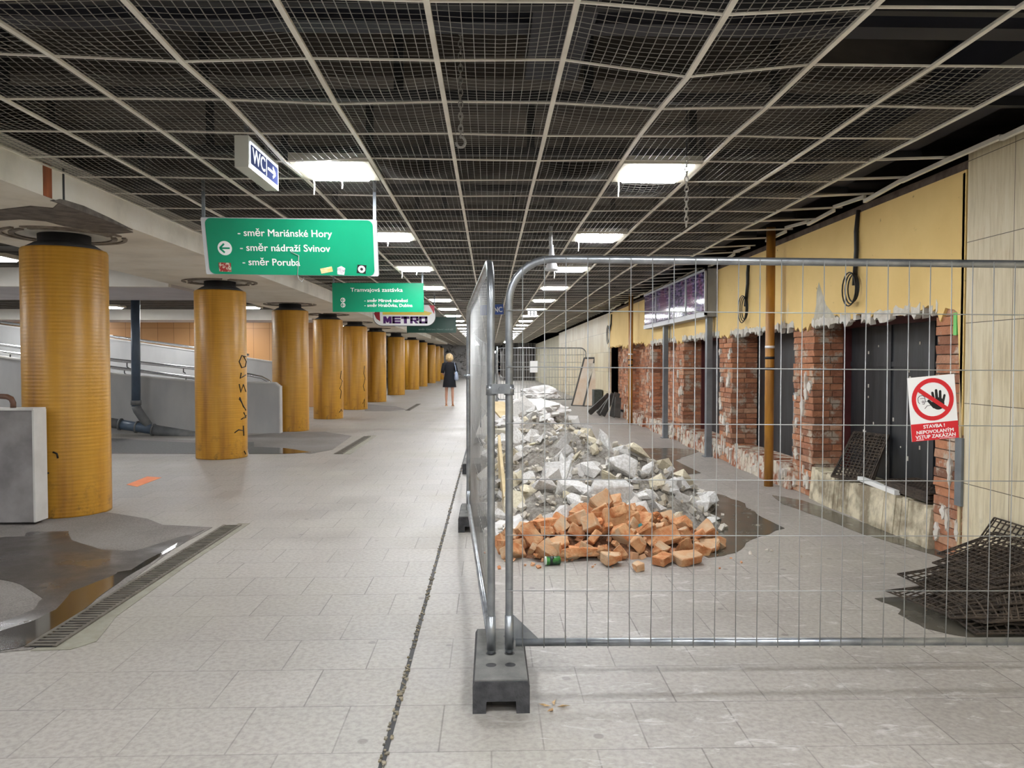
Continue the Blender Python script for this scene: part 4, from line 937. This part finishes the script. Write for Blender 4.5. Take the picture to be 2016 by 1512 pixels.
b = MB(); stroke(b, fr, [(.375, .035), (.375, .155)], .01, .006, .009); stroke(b, fr, [(.41, .095), (.58, .095)], .018, .006, .009); stroke(b, fr, [(.53, .13), (.595, .095), (.53, .06)], .018, .006, .009); part(b, 'arrow', lw, lf)
part(MB().box(Xw-.02, Xw+.0, yn+.1, yn+.14, 2.97, 3.1).box(Xw-.02, Xw, yf-.14, yf-.1, 2.97, 3.1), 'hanger', steelg, t)

# chains
def chain(px, y, z0, z1, label, rod=None, hook=True, mat=None):
    x = at_y(px, 300, y).x; t = thing('chain', (x, y, z0), label, 'chain', 'hanging chains'); mat = mat or M('chain_steel', (150, 146, 140), None, rough=.5, metal=.2)
    if rod: part(MB().tube([(x, y, rod), (x, y, z1)], .006, 6), 'rod', black_m, t)
    b = MB(); z = z1; i = 0
    while z > z0+.05:
        ax = (Vector((1, 0, 0)), Vector((0, 1, 0)))[i % 2]
        pts = [Vector((x, y, z-.02))+ax*.012*math.cos(a)+Vector((0, 0, .022*math.sin(a))) for a in [2*PI*k/10 for k in range(10)]]
        b.tube(pts, .0038, 5, closed=True); z -= .034; i += 1
    part(b, 'links', mat, t)
    if hook: part(MB().tube([Vector((x, y, z-.03))+Vector((.026*math.sin(a), 0, .03*math.cos(a))) for a in [-.3+5.0*k/10 for k in range(11)]], .008, 7), 'hook', mat, t)
chain(907, 4.4, 2.74, 3.6, 'dark chain with a hook hanging through the ceiling grid near the middle')
chain(1352, 5.2, 2.38, 2.9, 'pale chain on a rod hanging before the right-hand lamp', rod=3.6, hook=False, mat=M('pale_chain', (190, 186, 178), None, rough=.4, metal=.3))
p = at_y(1086, 500, 9.05); t = thing('loudspeaker', (p.x, p.y, 2.6), 'white bell-shaped loudspeaker hanging from a short pole behind the fence top', 'loudspeaker')
part(MB().tube([(p.x-.01, p.y, 3.1), (p.x-.01, p.y, 2.86)], .022, 10), 'pole', offw_m, t)
part(MB().lathe((p.x, p.y, 2.58), [(.085, 0), (.08, .02), (.05, .1), (.03, .2), (.022, .3)], 20), 'bell', offw_m, t)

# ================================================================== RUBBLE
CONES = [(1.1, 7.5, .72, 1.0), (1.35, 8.0, .66, 1.05), (.85, 8.6, .8, 1.15), (.6, 7.5, .58, .95), (.5, 6.75, .42, .62), (1.55, 7.0, .4, .62), (.95, 6.7, .4, .7), (.6, 9.8, .86, 1.1), (.55, 11, .86, 1.05), (.6, 12.3, .82, 1.05), (.9, 13.6, .82, 1.1), (1.1, 9.4, .6, 1.1),
         (.98, 6.2, .36, .5), (.45, 6.05, .2, .42), (1.45, 6.2, .2, .45), (.75, 6.1, .24, .4), (1.2, 6.1, .24, .4)]
def Hf(x, y):
    h = 0
    for cx, cy, hh, R in CONES: h = max(h, hh*max(0, 1-math.hypot(x-cx, y-cy)/R)**.85)
    if x < .12: h *= max(.25, 1-(.12-x)*2.2)
    return h
def brickzone(x, y): return y < 6.32+.16*max(0, 1-abs(x-.98)/.3)-.12*max(0, .5-x)*2 and x < 1.9
b = MB(); NXg, NYg = 66, 150; x0, x1, y0, y1 = -.12, 2.5, 5.5, 14.9
vs = []
for j in range(NYg+1):
    for i in range(NXg+1):
        x = x0+(x1-x0)*i/NXg; y = y0+(y1-y0)*j/NYg; h = Hf(x, y)
        nz = mnoise.noise(Vector((x*6, y*6, 0)))*.05+mnoise.noise(Vector((x*17, y*17, 3)))*.025
        vs.append((x, y, max(-.02, h-.05+nz*min(1, h*6))))
fs = []; base = 0
b.add(vs, [(j*(NXg+1)+i, j*(NXg+1)+i+1, (j+1)*(NXg+1)+i+1, (j+1)*(NXg+1)+i) for j in range(NYg) for i in range(NXg) if max(vs[j*(NXg+1)+i][2], vs[(j+1)*(NXg+1)+i+1][2]) > -.015])
for k, f in enumerate(b.f): c = vs[f[0]]; b.m[k] = 1 if brickzone(c[0], c[1]) else 0
prd = random.Random(5)
for _ in range(2600):
    x, y = prd.uniform(-.1, 2.5), prd.uniform(5.4, 14.4); h = Hf(x, y)
    if h < .015 and prd.random() > .12*(y < 8): continue
    s_ = prd.uniform(.008, .034)*(1 if h > .015 else .5); bz = brickzone(x, y); c = Vector((x, y, max(0, h-.035)+s_*.6)); ro = Matrix.Rotation(prd.uniform(0, 6), 3, Vector((prd.uniform(-1, 1), prd.uniform(-1, 1), prd.uniform(-1, 1))).normalized())
    b.hexa([c+ro @ Vector((sx_*s_*prd.uniform(.6, 1.2), sy_*s_*prd.uniform(.5, 1), sz_*s_*prd.uniform(.3, .8))) for sz_ in (-1, 1) for sx_, sy_ in ((-1, -1), (1, -1), (1, 1), (-1, 1))], 3 if bz else 2)
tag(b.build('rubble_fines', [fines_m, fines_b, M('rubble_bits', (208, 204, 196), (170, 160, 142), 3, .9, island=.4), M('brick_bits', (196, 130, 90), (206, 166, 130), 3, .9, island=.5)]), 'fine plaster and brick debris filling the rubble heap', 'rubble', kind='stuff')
def hull(pts):
    bm = bmesh.new(); [bm.verts.new(p) for p in pts]; r = bmesh.ops.convex_hull(bm, input=bm.verts)
    bmesh.ops.delete(bm, geom=[g for g in r['geom_interior'] if isinstance(g, bmesh.types.BMVert)], context='VERTS')
    return bm
def chunk_mesh(name, mats, seed, dims, n, brick=False):
    pr = random.Random(seed); a, c, e = dims
    if brick:
        pts = [(-a, sy*c, sz*e) for sy in (-1, 1) for sz in (-1, 1)]+[(a*pr.uniform(.2, 1), sy*c*pr.uniform(.6, 1), sz*e*pr.uniform(.6, 1)) for sy in (-1, 1) for sz in (-1, 1)]+[(a*pr.uniform(.5, 1.1), pr.uniform(-.7, .7)*c, pr.uniform(-.7, .7)*e) for _ in range(4)]
    else:
        pts = []
        for _ in range(n):
            v = Vector((pr.uniform(-1, 1), pr.uniform(-1, 1), pr.uniform(-1, 1))); m = max(abs(v.x), abs(v.y), abs(v.z)); v = v/m*pr.uniform(.75, 1); pts.append((v.x*a, v.y*c, v.z*e))
    bm = hull(pts); bmesh.ops.bevel(bm, geom=bm.edges[:], offset=.006 if brick else .008, segments=1, affect='EDGES', profile=.6)
    if brick:
        bmesh.ops.triangulate(bm, faces=bm.faces[:]); bmesh.ops.subdivide_edges(bm, edges=[x for x in bm.edges if x.calc_length() > .04], cuts=1)
        for v in bm.verts: v.co += Vector([mnoise.noise(v.co*22+Vector((seed, k*9, 0))) for k in range(3)])*.009*(1 if v.co.x < 0 else 1.8)
    else:
        bmesh.ops.triangulate(bm, faces=bm.faces[:]); bmesh.ops.subdivide_edges(bm, edges=[x for x in bm.edges if x.calc_length() > .09], cuts=1)
        for v in bm.verts: v.co += Vector([mnoise.noise(v.co*13+Vector((seed, k*9, 0))) for k in range(3)])*.010
    me = bpy.data.meshes.new(name)
    for m in mats: me.materials.append(m)
    bm.to_mesh(me); bm.free()
    if len(mats) > 1:
        for p in me.polygons: p.material_index = 1 if abs(p.normal.z) > .8 or p.center.x < -a*.85 else 0
    return me
white_k = [chunk_mesh('plaster_chunk', [(rub_w, rub_w, rub_w, rub_y, rub_g)[i % 5]], 300+i, ((1, .75, .5), (1, .9, .7), (1, .55, .4), (1, .8, .3))[i % 4], 12+i % 5) for i in range(14)]
brick_k = [chunk_mesh('brick_piece', [rub_b, rub_bt] if i % 3 else [rub_b], 400+i, ((.125, .062, .035), (.09, .062, .04), (.07, .06, .05))[i % 3], 8, True) for i in range(10)]
def place(me, name, p, s, label, cat, group, rot=None):
    o = bpy.data.objects.new(name, me); COL.objects.link(o); o.location = p; o.scale = (s, s, s) if not isinstance(s, tuple) else s
    o.rotation_euler = rot or (pr.uniform(-.9, .9), pr.uniform(-.9, .9), pr.uniform(0, 6.28)); tag(o, label, cat, group); return o
pr = random.Random(21); got = []
def spot(zone, rmin):
    for _ in range(400):
        x = pr.uniform(-.05, 2.2); y = pr.uniform(5.6, 14.5); h = Hf(x, y)
        if h < .02 or not zone(x, y): continue
        if all((x-a)**2+(y-c)**2 > (rmin+r)**2 for a, c, r in got): return x, y, h
    return None
# whites, big ones first
nW = 0
for size, cnt, pack in ((.18, 34, .6), (.135, 70, .52), (.09, 90, .46), (.06, 60, .4)):
    for _ in range(cnt):
        q = spot(lambda x, y: not brickzone(x, y) and (y < 12.5 or size > .12), size*pack)
        if not q: continue
        x, y, h = q; got.append((x, y, size*pack)); s = size*pr.uniform(.8, 1.2)
        if x < .2 and y > 6: x = max(x, -.2+s*.6)
        if y > 10.5: lab, g = 'pale plaster chunk on the long far ridge of the rubble', 'chunks on the far rubble ridge'
        elif x > 1.25: lab, g = 'pale plaster chunk on the right slope of the rubble heap', 'chunks on the right rubble slope'
        elif x < .45: lab, g = 'pale plaster chunk on the fence side of the rubble heap', 'chunks on the fence side of the rubble'
        elif y < 8.2: lab, g = 'pale plaster chunk just behind the heap of orange bricks', 'chunks behind the bricks'
        else: lab, g = 'pale plaster chunk on the upper middle of the rubble heap', 'chunks on the upper rubble'
        me = pr.choice(white_k); cw = {'rubble_cream': 'cream', 'rubble_grey': 'grey'}.get(me.materials[0].name, 'white')
        place(me, 'plaster_chunk', (x, y, h-.02+s*.12), s, lab.replace('pale', cw), 'rubble chunk', cw+' '+g); nW += 1
got = []
for big, cnt, pack in ((1.05, 34, .068), (.85, 56, .052), (.58, 60, .038), (.4, 40, .028)):
    for _ in range(cnt):
        q = spot(lambda x, y: brickzone(x, y), pack)
        if not q: continue
        x, y, h = q; got.append((x, y, pack)); s = big*pr.uniform(.85, 1.15)
        lab, g = ('broken orange brick at the left end of the brick heap', 'bricks at the left of the heap') if x < .6 else (('broken orange brick at the right end of the brick heap', 'bricks at the right of the heap') if x > 1.15 else ('broken orange brick in the middle of the brick heap', 'bricks in the middle of the heap'))
        me = pr.choice(brick_k)
        if len(me.materials) > 1: lab = lab.replace('broken orange brick', 'broken brick with tan faces'); g = 'tan-faced '+g
        place(me, 'brick_piece', (x, y, max(h, .03)+.015), s, lab, 'brick', g)
# loose bricks along the front edge, placed one by one
bl = [(1355, 1101, (1.2, 1.35, .85), 'long flat grey-brown brick at the right front corner of the heap', 1, .25), (1155, 1092, 1.1, 'squarish orange brick standing out at the front of the heap', 0, .1), (1090, 1090, 1.25, 'tall orange brick piece above the green can', 2, 1.2), (1020, 1082, 1.2, 'orange brick piece at the far left beside the fence post', 3, .4),
      (1210, 1104, 1.0, 'dark purplish brick shard flat on the floor before the heap', 4, .3), (1255, 1115, .6, 'small cream chip lying foremost before the bricks', 5, 2), (1310, 1102, .9, 'orange brick shard left of the long flat brick', 6, .8)]
for px, py, s, lab, kk, rz in bl:
    q = at_z(px, py, .03); z = .05*(s if not isinstance(s, tuple) else s[2])
    o = place(brick_k[kk], 'brick_piece', (q.x, q.y, z), s, lab, 'brick', None, (pr.uniform(-.2, .2), pr.uniform(-.15, .15), rz))
for px, py, y, s, lab, kk, ro in ((1222, 1022, 6.0, (1.15, 1.2, 1.7), 'largest brown brick lump, flat face forward, in mid heap', 3, (1.3, .1, .15)), (1190, 985, 6.2, (1.2, 1.25, 1.5), 'large orange brick lump crowning the brick heap', 4, (.9, -.6, .4)), (1165, 1032, 5.95, (1.0, 1.0, 1.3), 'angular tan brick lump left of the largest lump', 5, (1.0, .5, .9)), (1300, 1058, 5.95, (1.05, 1.0, 1.0), 'tan block brick tilted at the right of the heap', 1, (.3, -.35, .5))):
    p = at_y(px, py, y); place(brick_k[kk], 'brick_piece', p, s, lab, 'brick', None, ro)
for px, py, y, s, lab, kk, ro in ((1180, 925, 7.3, (.24, .2, .16), 'big flat white slab above the bricks', 4, (.5, .2, .3)), (1110, 930, 7.2, (.2, .17, .14), 'white block with a smooth square face', 1, (.3, 0, .2)), (1240, 905, 8.0, (.27, .24, .19), 'large smooth white boulder at the top of the right slope', 5, (.2, .3, 1)), (1095, 905, 7.6, (.27, .13, .1), 'long white plaster slab leaning left in the heap', 2, (.2, .7, 2.2)), (1365, 1000, 6.95, (.21, .17, .18), 'large grey-white block at the right foot of the heap', 0, (.4, .3, .6)), (1050, 970, 7.0, (.21, .17, .16), 'cream-topped block near the fence side', 3, (.3, .2, 1.7))):
    p = at_y(px, py, y); place(white_k[kk], 'plaster_chunk', p, s, lab, 'rubble chunk', None, ro)
# sacks and sheets on the far ridge
def sack(x, y, z, sx, sy, sz, label, seed, mat=sack_m):
    bm = bmesh.new(); bmesh.ops.create_icosphere(bm, subdivisions=4, radius=1)
    for v in bm.verts:
        n = mnoise.noise(v.co*1.6+Vector((seed, 0, 0)))*.35+abs(mnoise.noise(v.co*3.7+Vector((0, seed, 0))))*.25-abs(mnoise.noise(v.co*8+Vector((0, seed, 4))))*.1
        v.co *= 1+n; v.co.x *= sx; v.co.y *= sy; v.co.z = max(v.co.z, -.6)*sz
    me = bpy.data.meshes.new('plastic_sack'); bm.to_mesh(me); bm.free(); me.materials.append(mat)
    o = bpy.data.objects.new('plastic_sack', me); COL.objects.link(o); o.location = (x, y, z); tag(o, label, 'sack')
p = at_y(1062, 772, 13.9); sack(p.x, p.y, p.z-.02, .36, .4, .13, 'white crumpled sack topping the far end of the rubble', 3)
p = at_y(1050, 800, 12.9); sack(p.x, p.y, p.z-.06, .52, .5, .17, 'wide white crumpled sheet below the topmost sack', 8)
p = at_y(1030, 825, 11.2); sack(p.x, p.y, p.z-.05, .4, .45, .13, 'white crumpled sheet on the near part of the far ridge', 15)
p = at_y(1020, 1045, 6.55); sack(p.x, p.y, p.z-.05, .26, .22, .16, 'white crumpled bag at the fence side of the brick heap', 22)
# boards
tag(MB().bar((.13, 6.75, .06), (.10, 8.7, .42), .03, .5, (0, 0, 1)).build('board', board_m, origin=(.1, 7.7, .2)), 'long beige board standing on edge along the fence', 'board')
tag(MB().bar(at_y(975, 792, 13.2), at_y(1010, 830, 12.0), .3, .03).build('board', board_m, origin=at_y(990, 810, 12.6)), 'pale board lying on the far ridge by the fence', 'board')
tag(MB().bar(at_y(985, 850, 9.8), at_y(1055, 842, 10.1), .3, .05).build('board', M('pale_board', (196, 192, 176), (170, 164, 146), 4, .8), origin=at_y(1020, 845, 10)), 'pale plank lying across the middle of the heap by the fence', 'board')
p = at_z(1087, 1104, .033); t = thing('drink_can', (p.x, p.y, 0), 'green and white drink can lying on the floor before the bricks', 'can')
part(MB().tube([p+Vector((-.06, 0, 0)), p+Vector((-.054, 0, 0)), p+Vector((.054, .012, 0)), p+Vector((.06, .013, 0))], [.026, .032, .032, .026], 18), 'body', M('can_green', (70, 148, 60), (36, 76, 52), 14, .35, ramp=(.45, .55)), t)
part(MB().tube([p+Vector((-.02, .004, 0)), p+Vector((.012, .008, 0))], .0325, 18), 'dark_band', M('can_dark', (26, 40, 36), None, rough=.35), t); part(MB().tube([p+Vector((-.056, 0, 0)), p+Vector((-.044, .001, 0))], .0326, 18), 'rim', M('can_rim', (226, 230, 226), None, rough=.3), t)
for px, py, y, lab in ((1268, 1038, 5.98, 'crushed teal can stuck in the brick heap'), (1032, 1062, 6.1, 'dark teal can beside the white bag')):
    p = at_y(px, py, y); tag(MB().tube([p+Vector((-.05, 0, 0)), p+Vector((.05, .02, .02))], .03, 14).build('drink_can', M('can_teal', (60, 160, 166), (40, 110, 120), 9, .4), origin=p), lab, 'can')
# dry leaf
p = at_z(1091, 1391, .004); b = MB(); prl = random.Random(2)
for k in range(4):
    a = k*1.4; c = p+Vector((.012*math.cos(a), .012*math.sin(a), 0)); b.add([c, c+Vector((.035*math.cos(a), .03*math.sin(a)-.01, .012)), c+Vector((.06*math.cos(a), .05*math.sin(a), .004)), c+Vector((.03*math.cos(a+.5), .03*math.sin(a+.5), .002)), c+Vector((.02*math.cos(a), .02*math.sin(a), -.002))], [(0, 1, 2, 3), (0, 3, 4), (0, 4, 1), (1, 4, 2), (4, 3, 2)])
tag(b.build('dry_leaf', M('dry_leaf', (168, 128, 84), (206, 182, 140), 30, .8), origin=p), 'crumpled dry leaf on the floor right of the front fence foot', 'leaf')

# ---- things along the right wall
def leaning_frame(bot, w, lean, label):
    bot = Vector(bot); u = Vector(w); v = Vector(lean); n = u.cross(v).normalized()*.05
    t = thing('glazed_frame', bot, label, 'frame', 'old frames leaning on the wall'); P = lambda a, c: bot+u*a+v*c
    b = MB(); 
    for a, c, d, e in ((0, 0, 1, 0), (1, 0, 1, 1), (1, 1, 0, 1), (0, 1, 0, 0), (0, .5, 1, .5)):
        if (a, c, d, e) != (0, .5, 1, .5): b.bar(P(a, c), P(d, e), .05, .06, n)
    fr_ = part(b, 'frame', darkb_m, t); part(MB().prism([P(.06, .02), P(.94, .02), P(.94, .98), P(.06, .98)], n*.3), 'pane', M('dusty_pane', (206, 198, 184), (190, 160, 130), 1.5, .4), fr_)
B0 = at_z(1126, 799)
leaning_frame(B0, (.36, -.25, 0), (.46, .25, 1.62), 'dark-edged pale frame leaning on the wall, leftmost')
leaning_frame(B0+Vector((.36, -.33, 0)), (.36, -.2, 0), (.42, .25, 1.66), 'dark-edged frame with a peach pane leaning on the wall, middle')
q = at_z(1178, 803); tag(MB().bar((3.3, q.y+.9, .06), (3.42, q.y+1.0, 1.45), .22, .03).build('torn_panel', plaster_w, origin=(3.3, q.y+.9, 0)), 'torn pale panel right of the leaning frames', 'panel')
for i, (px, py, px2, py2) in enumerate(((1160, 813, 1216, 778), (1178, 815, 1222, 784), (1186, 817, 1226, 776), (1205, 820, 1230, 774), (1215, 821, 1236, 783))):
    a = at_z(px, py, .05); c = at_y(px2, py2, a.y+.3); c.x = min(c.x, 3.4)
    tag(MB().bar(a, c, .16, .05, (0, 1, .3)).build('dark_plank', darkb_m, origin=a), ['dark plank lowest and leftmost of the stack by the far pier', 'dark plank second in the stack by the far pier', 'dark plank middle of the stack by the far pier', 'pale-edged dark plank leaning steeply by the far pier', 'dark plank nearest the far brick pier'][i], 'plank', 'dark planks by the far pier')
q = at_z(1180, 806); tag(MB().box(3.24, 3.49, q.y-.2, q.y+.3, 0, .62).build('dark_crate', M('dark_crate', (58, 62, 58), (78, 82, 76), 20, .8, bump=.5), origin=(q.x, q.y, 0)), 'dark block of folded netting beside the leaning frames', 'crate')

# grilles in the widest opening
def grille(c, label, n=11, nn=11, w=.009, origin=None, belly=0, fw=.014, grp=None):
    o = mesh_panel(MB(), *c, n, w, belly=belly, nn=nn, framew=fw).build('wire_grille', rustmesh, origin=c[0]); return tag(o, label, 'wire grille', grp)
def onz(px, py, z): return at_z(px, py, z)
c0, c1 = onz(1637, 938, .345), onz(1712, 951, .345); X2 = WX+.36
c3, c2 = at_x(1683, 850, X2), at_x(1750, 857, X2)
grille([c0, c1, c2, c3], 'rusty wire grille leaning in the widest wall opening', 10, 16, .009)
grille([c0+Vector((.03, .05, 0)), c1+Vector((.05, .03, 0)), c2+Vector((.01, .06, -.02)), c3+Vector((.01, .05, -.01))], 'second rusty grille leaning just behind the first in the opening', 10, 16, .009)
for i in range(6):
    z = .36+.014*i; y = OPEN[0][0]+.1+.02*math.sin(i*2); dx = .02*math.sin(i*3.1)
    grille([(WX+.03+dx, y, z), (WX+.36, y+.03, z), (WX+.36, y+.75, z+.01), (WX+.05+dx, y+.72, z+.004)], 'rusty grille in the flat stack on the sill of the widest opening', 8, 14, .008, fw=.012, grp='grilles flat on the sill')
tag(MB().bar((WX+.02, OPEN[0][0]+.55, .36), (WX+.06, OPEN[0][0]+1.3, .37), .05, .04).build('white_batten', white_m, origin=(WX, OPEN[0][0]+.9, .35)), 'white batten lying on the sill beside the flat grilles', 'batten')
# heap of grilles, right foreground
pr = random.Random(77)
base = at_z(1985, 1240)
for i in range(26):
    f = i/25; tl = math.radians(3+14*f+pr.uniform(-5, 5)); yaw = math.radians(pr.uniform(-28, 20)-6)
    Lx, Ly = .58, .55; ox = 2.6+.5*f+pr.uniform(-.06, .06); oy = base.y-.06+.3*f+pr.uniform(-.1, .1); oz = .015+.0085*i
    u = Vector((math.cos(tl)*math.cos(yaw), math.cos(tl)*math.sin(yaw), math.sin(tl))); v = Vector((-math.sin(yaw), math.cos(yaw), pr.uniform(-.08, .08)))
    c0 = Vector((ox, oy, max(oz, .02+.05*(v.z < 0))))
    reach = max((c0+u*Lx).x, (c0+u*Lx+v*Ly).x)
    if reach > 3.49: Lx *= max(.3, (3.49-ox-abs(v.x)*Ly)/(reach-ox))
    grille([c0, c0+u*Lx, c0+u*Lx+v*Ly, c0+v*Ly], 'rusty wire grille in the heap at the right edge by the travertine', 11, 11, .007, belly=-.06*(1-f), fw=.008, grp='heap of rusty grilles')
grille([Vector((3.27, 5.2, .05)), Vector((3.3, 4.7, .05)), Vector((3.49, 4.65, .42)), Vector((3.49, 5.15, .42))], 'grille leaning highest on the travertine behind the heap', 10, 10, .007, fw=.009)

# ================================================================== PEOPLE
def skinned(name, joints, edges, mat, parent=None, sub=2, origin=(0, 0, 0)):
    me = bpy.data.meshes.new(name); me.from_pydata([tuple(Vector(j[0])) for j in joints], edges, []); me.materials.append(mat)
    o = bpy.data.objects.new(name, me); COL.objects.link(o)
    sk = o.modifiers.new('Skin', 'SKIN'); sk.use_smooth_shade = True
    if not me.skin_vertices: 
        bm = bmesh.new(); bm.from_mesh(me); bm.verts.layers.skin.verify(); bm.to_mesh(me); bm.free()
    for sv, j in zip(me.skin_vertices[0].data, joints): sv.radius = j[1] if isinstance(j[1], tuple) else (j[1], j[1])
    me.skin_vertices[0].data[0].use_root = True
    ss = o.modifiers.new('Sub', 'SUBSURF'); ss.levels = sub; ss.render_levels = sub
    if parent is not None: o.parent = parent
    return o
def person(loc, rz, label, H=1.7, dark=False):
    t = thing('person', loc, label, 'person'); t.rotation_euler = (0, 0, rz)
    k = H/1.7
    J = [((0, 0, .93), (.13, .10)), ((0, 0, 1.08), (.115, .085)), ((0, 0, 1.26), (.13, .09)), ((0, 0, 1.38), (.11, .07)), ((0, 0, 1.46), (.048, .048)), ((0, .01, 1.52), (.055, .06)), ((0, .015, 1.60), (.073, .09)), ((0, .01, 1.67), (.05, .06))]
    E = [(i, i+1) for i in range(7)]
    def limb(root, pts):
        prev = root
        for p, r in pts: J.append((p, r)); E.append((prev, len(J)-1)); prev = len(J)-1
        return prev
    for s in (-1, 1):
        limb(0, [((s*.085, 0, .84), .085), ((s*.095, .01, .68), .07), ((s*.10, 0, .48), .05), ((s*.103, -.015, .33), .05), ((s*.105, 0, .10), .029), ((s*.107, 0, .05), .032), ((s*.115, .12, .022), (.028, .02))])
        w = limb(3, [((s*.165, 0, 1.375), .05), ((s*.205, -.01, 1.24), .043), ((s*.225, -.02, 1.08), .034), ((s*.19, .12, 1.03), .03), ((s*.13, .24, 1.08), .022), ((s*.12, .28, 1.1), (.03, .014))])
        for q in range(4): limb(w, [((s*(.10+.016*q), .315, 1.105), .0085), ((s*(.095+.016*q), .345-.004*q, 1.095), .0075)])
        limb(w, [((s*.10, .29, 1.125), .009), ((s*.098, .31, 1.14), .008)])
    J = [((p[0]*k, p[1]*k, p[2]*k), r) for p, r in J]
    skinned('body', J, E, skin_m, t)
    # nose and ears
    b = MB()
    for c, r in (((0, .105, 1.585), .014), ((-.078, .01, 1.59), .017), ((.078, .01, 1.59), .017)): b.lathe((c[0]*k, c[1]*k, c[2]*k-.02), [(.004, 0), (r, .015), (r*.8, .03), (.003, .042)], 10)
    o = b.build('face_feature', skin_m); o.parent = t
    # dress: elliptical rings
    b = MB(); rings = [(.62, .225, .15), (.75, .21, .145), (.93, .185, .135), (1.08, .155, .115), (1.22, .165, .12), (1.34, .175, .115), (1.41, .15, .095), (1.455, .075, .07)] if not dark else [(.5, .2, .15), (.75, .2, .15), (.93, .19, .14), (1.08, .18, .125), (1.22, .19, .13), (1.34, .18, .115), (1.42, .12, .085), (1.46, .07, .065)]
    n = 24; vs = [(rx*math.cos(2*PI*j/n)*k*(1+.03*math.sin(6*PI*j/n)*(z < .8)), ry*math.sin(2*PI*j/n)*k*(1+.05*math.cos(8*PI*j/n)*(z < .8)), z*k) for z, rx, ry in rings for j in range(n)]
    b.add(vs, [(i*n+j, i*n+(j+1) % n, (i+1)*n+(j+1) % n, (i+1)*n+j) for i in range(len(rings)-1) for j in range(n)], 0, True)
    for s in (-1, 1): b.tube([(s*.11*k, 0, 1.40*k), (s*.175*k, 0, 1.37*k), (s*.215*k, -.01*k, 1.22*k), (s*.235*k, -.02*k, 1.09*k)], [.068*k, .074*k, .06*k, .053*k], 12)
    o = b.build('dress' if not dark else 'coat', dress_m); o.parent = t
    # hair
    bm = bmesh.new(); bmesh.ops.create_icosphere(bm, subdivisions=4, radius=1)
    for v in bm.verts:
        c = v.co.copy(); w = 1+.25*max(0, -c.z)*(c.y < .3); v.co = Vector((c.x*.125*w, c.y*.125-.02, c.z*.14))*k
        if c.y > .45 and c.z < .35: v.co.y = .045*k
        v.co += Vector((0, 0, 1.60*k)); v.co += v.normal*mnoise.noise(c*5)*.018
    me = bpy.data.meshes.new('hair'); bm.to_mesh(me); bm.free(); me.materials.append(hair_m if not dark else ink_m)
    for p in me.polygons: p.use_smooth = True
    o = bpy.data.objects.new('hair', me); COL.objects.link(o); o.parent = t
    for s in (-1, 1):
        b = MB(); b.prism([(s*.107*k+x_*k, y_*k, .0) for x_, y_ in ((-.04, -.05), (.04, -.05), (.045, .1), (.03, .19), (-.02, .19), (-.04, .1))], (0, 0, .014)); b.tube([(s*.107*k-.04, .1, .01), (s*.107*k, .1, .05), (s*.107*k+.04, .1, .01)], .008, 6); b.tube([(s*.107*k-.035, -.03, .08), (s*.107*k, -.05, .085), (s*.107*k+.035, -.03, .08), (s*.107*k, .03, .075)], .006, 6, closed=True)
        o = b.build('sandal', sandal_m if not dark else ink_m); o.parent = t
    return t
PW = at_z(885, 799); PW = Vector((PW.x, PW.y, 0)); Hw = (at_y(885, 698, PW.y).z)
person(PW, 0.0, 'person seen from behind in a dark knee-length dress, blonde hair, walking away', Hw*1.0)
b = MB(); bx, by = PW.x+.235, PW.y-.02
rings = [(.86, .04, .1), (.90, .075, .17), (1.0, .07, .18), (1.1, .05, .15), (1.17, .03, .1)]; n = 16
b.add([(bx+rx*math.cos(2*PI*j/n), by+ry*math.sin(2*PI*j/n), z) for z, rx, ry in rings for j in range(n)], [(i*n+j, i*n+(j+1) % n, (i+1)*n+(j+1) % n, (i+1)*n+j) for i in range(4) for j in range(n)]+[tuple(range(n)), tuple(range(4*n, 5*n))], 0, True)
hb = thing('handbag', (bx, by, .86), 'pale blue shoulder bag hanging at the right side of the woman in the dark dress', 'bag'); pch = part(b, 'pouch', bag_m, hb)
part(MB().tube([(bx, by-.1, 1.15), (bx-.03, by-.07, 1.32), (bx-.07, by-.03, 1.46), (bx-.07, by+.03, 1.46), (bx-.03, by+.07, 1.32), (bx, by+.1, 1.15)], .012, 7), 'strap', bag_m, pch)
p = at_z(981, 742); person((p.x, min(p.y, 76), 0), PI, 'tiny far person in dark clothes between the two nearest fence posts', 1.62, True)
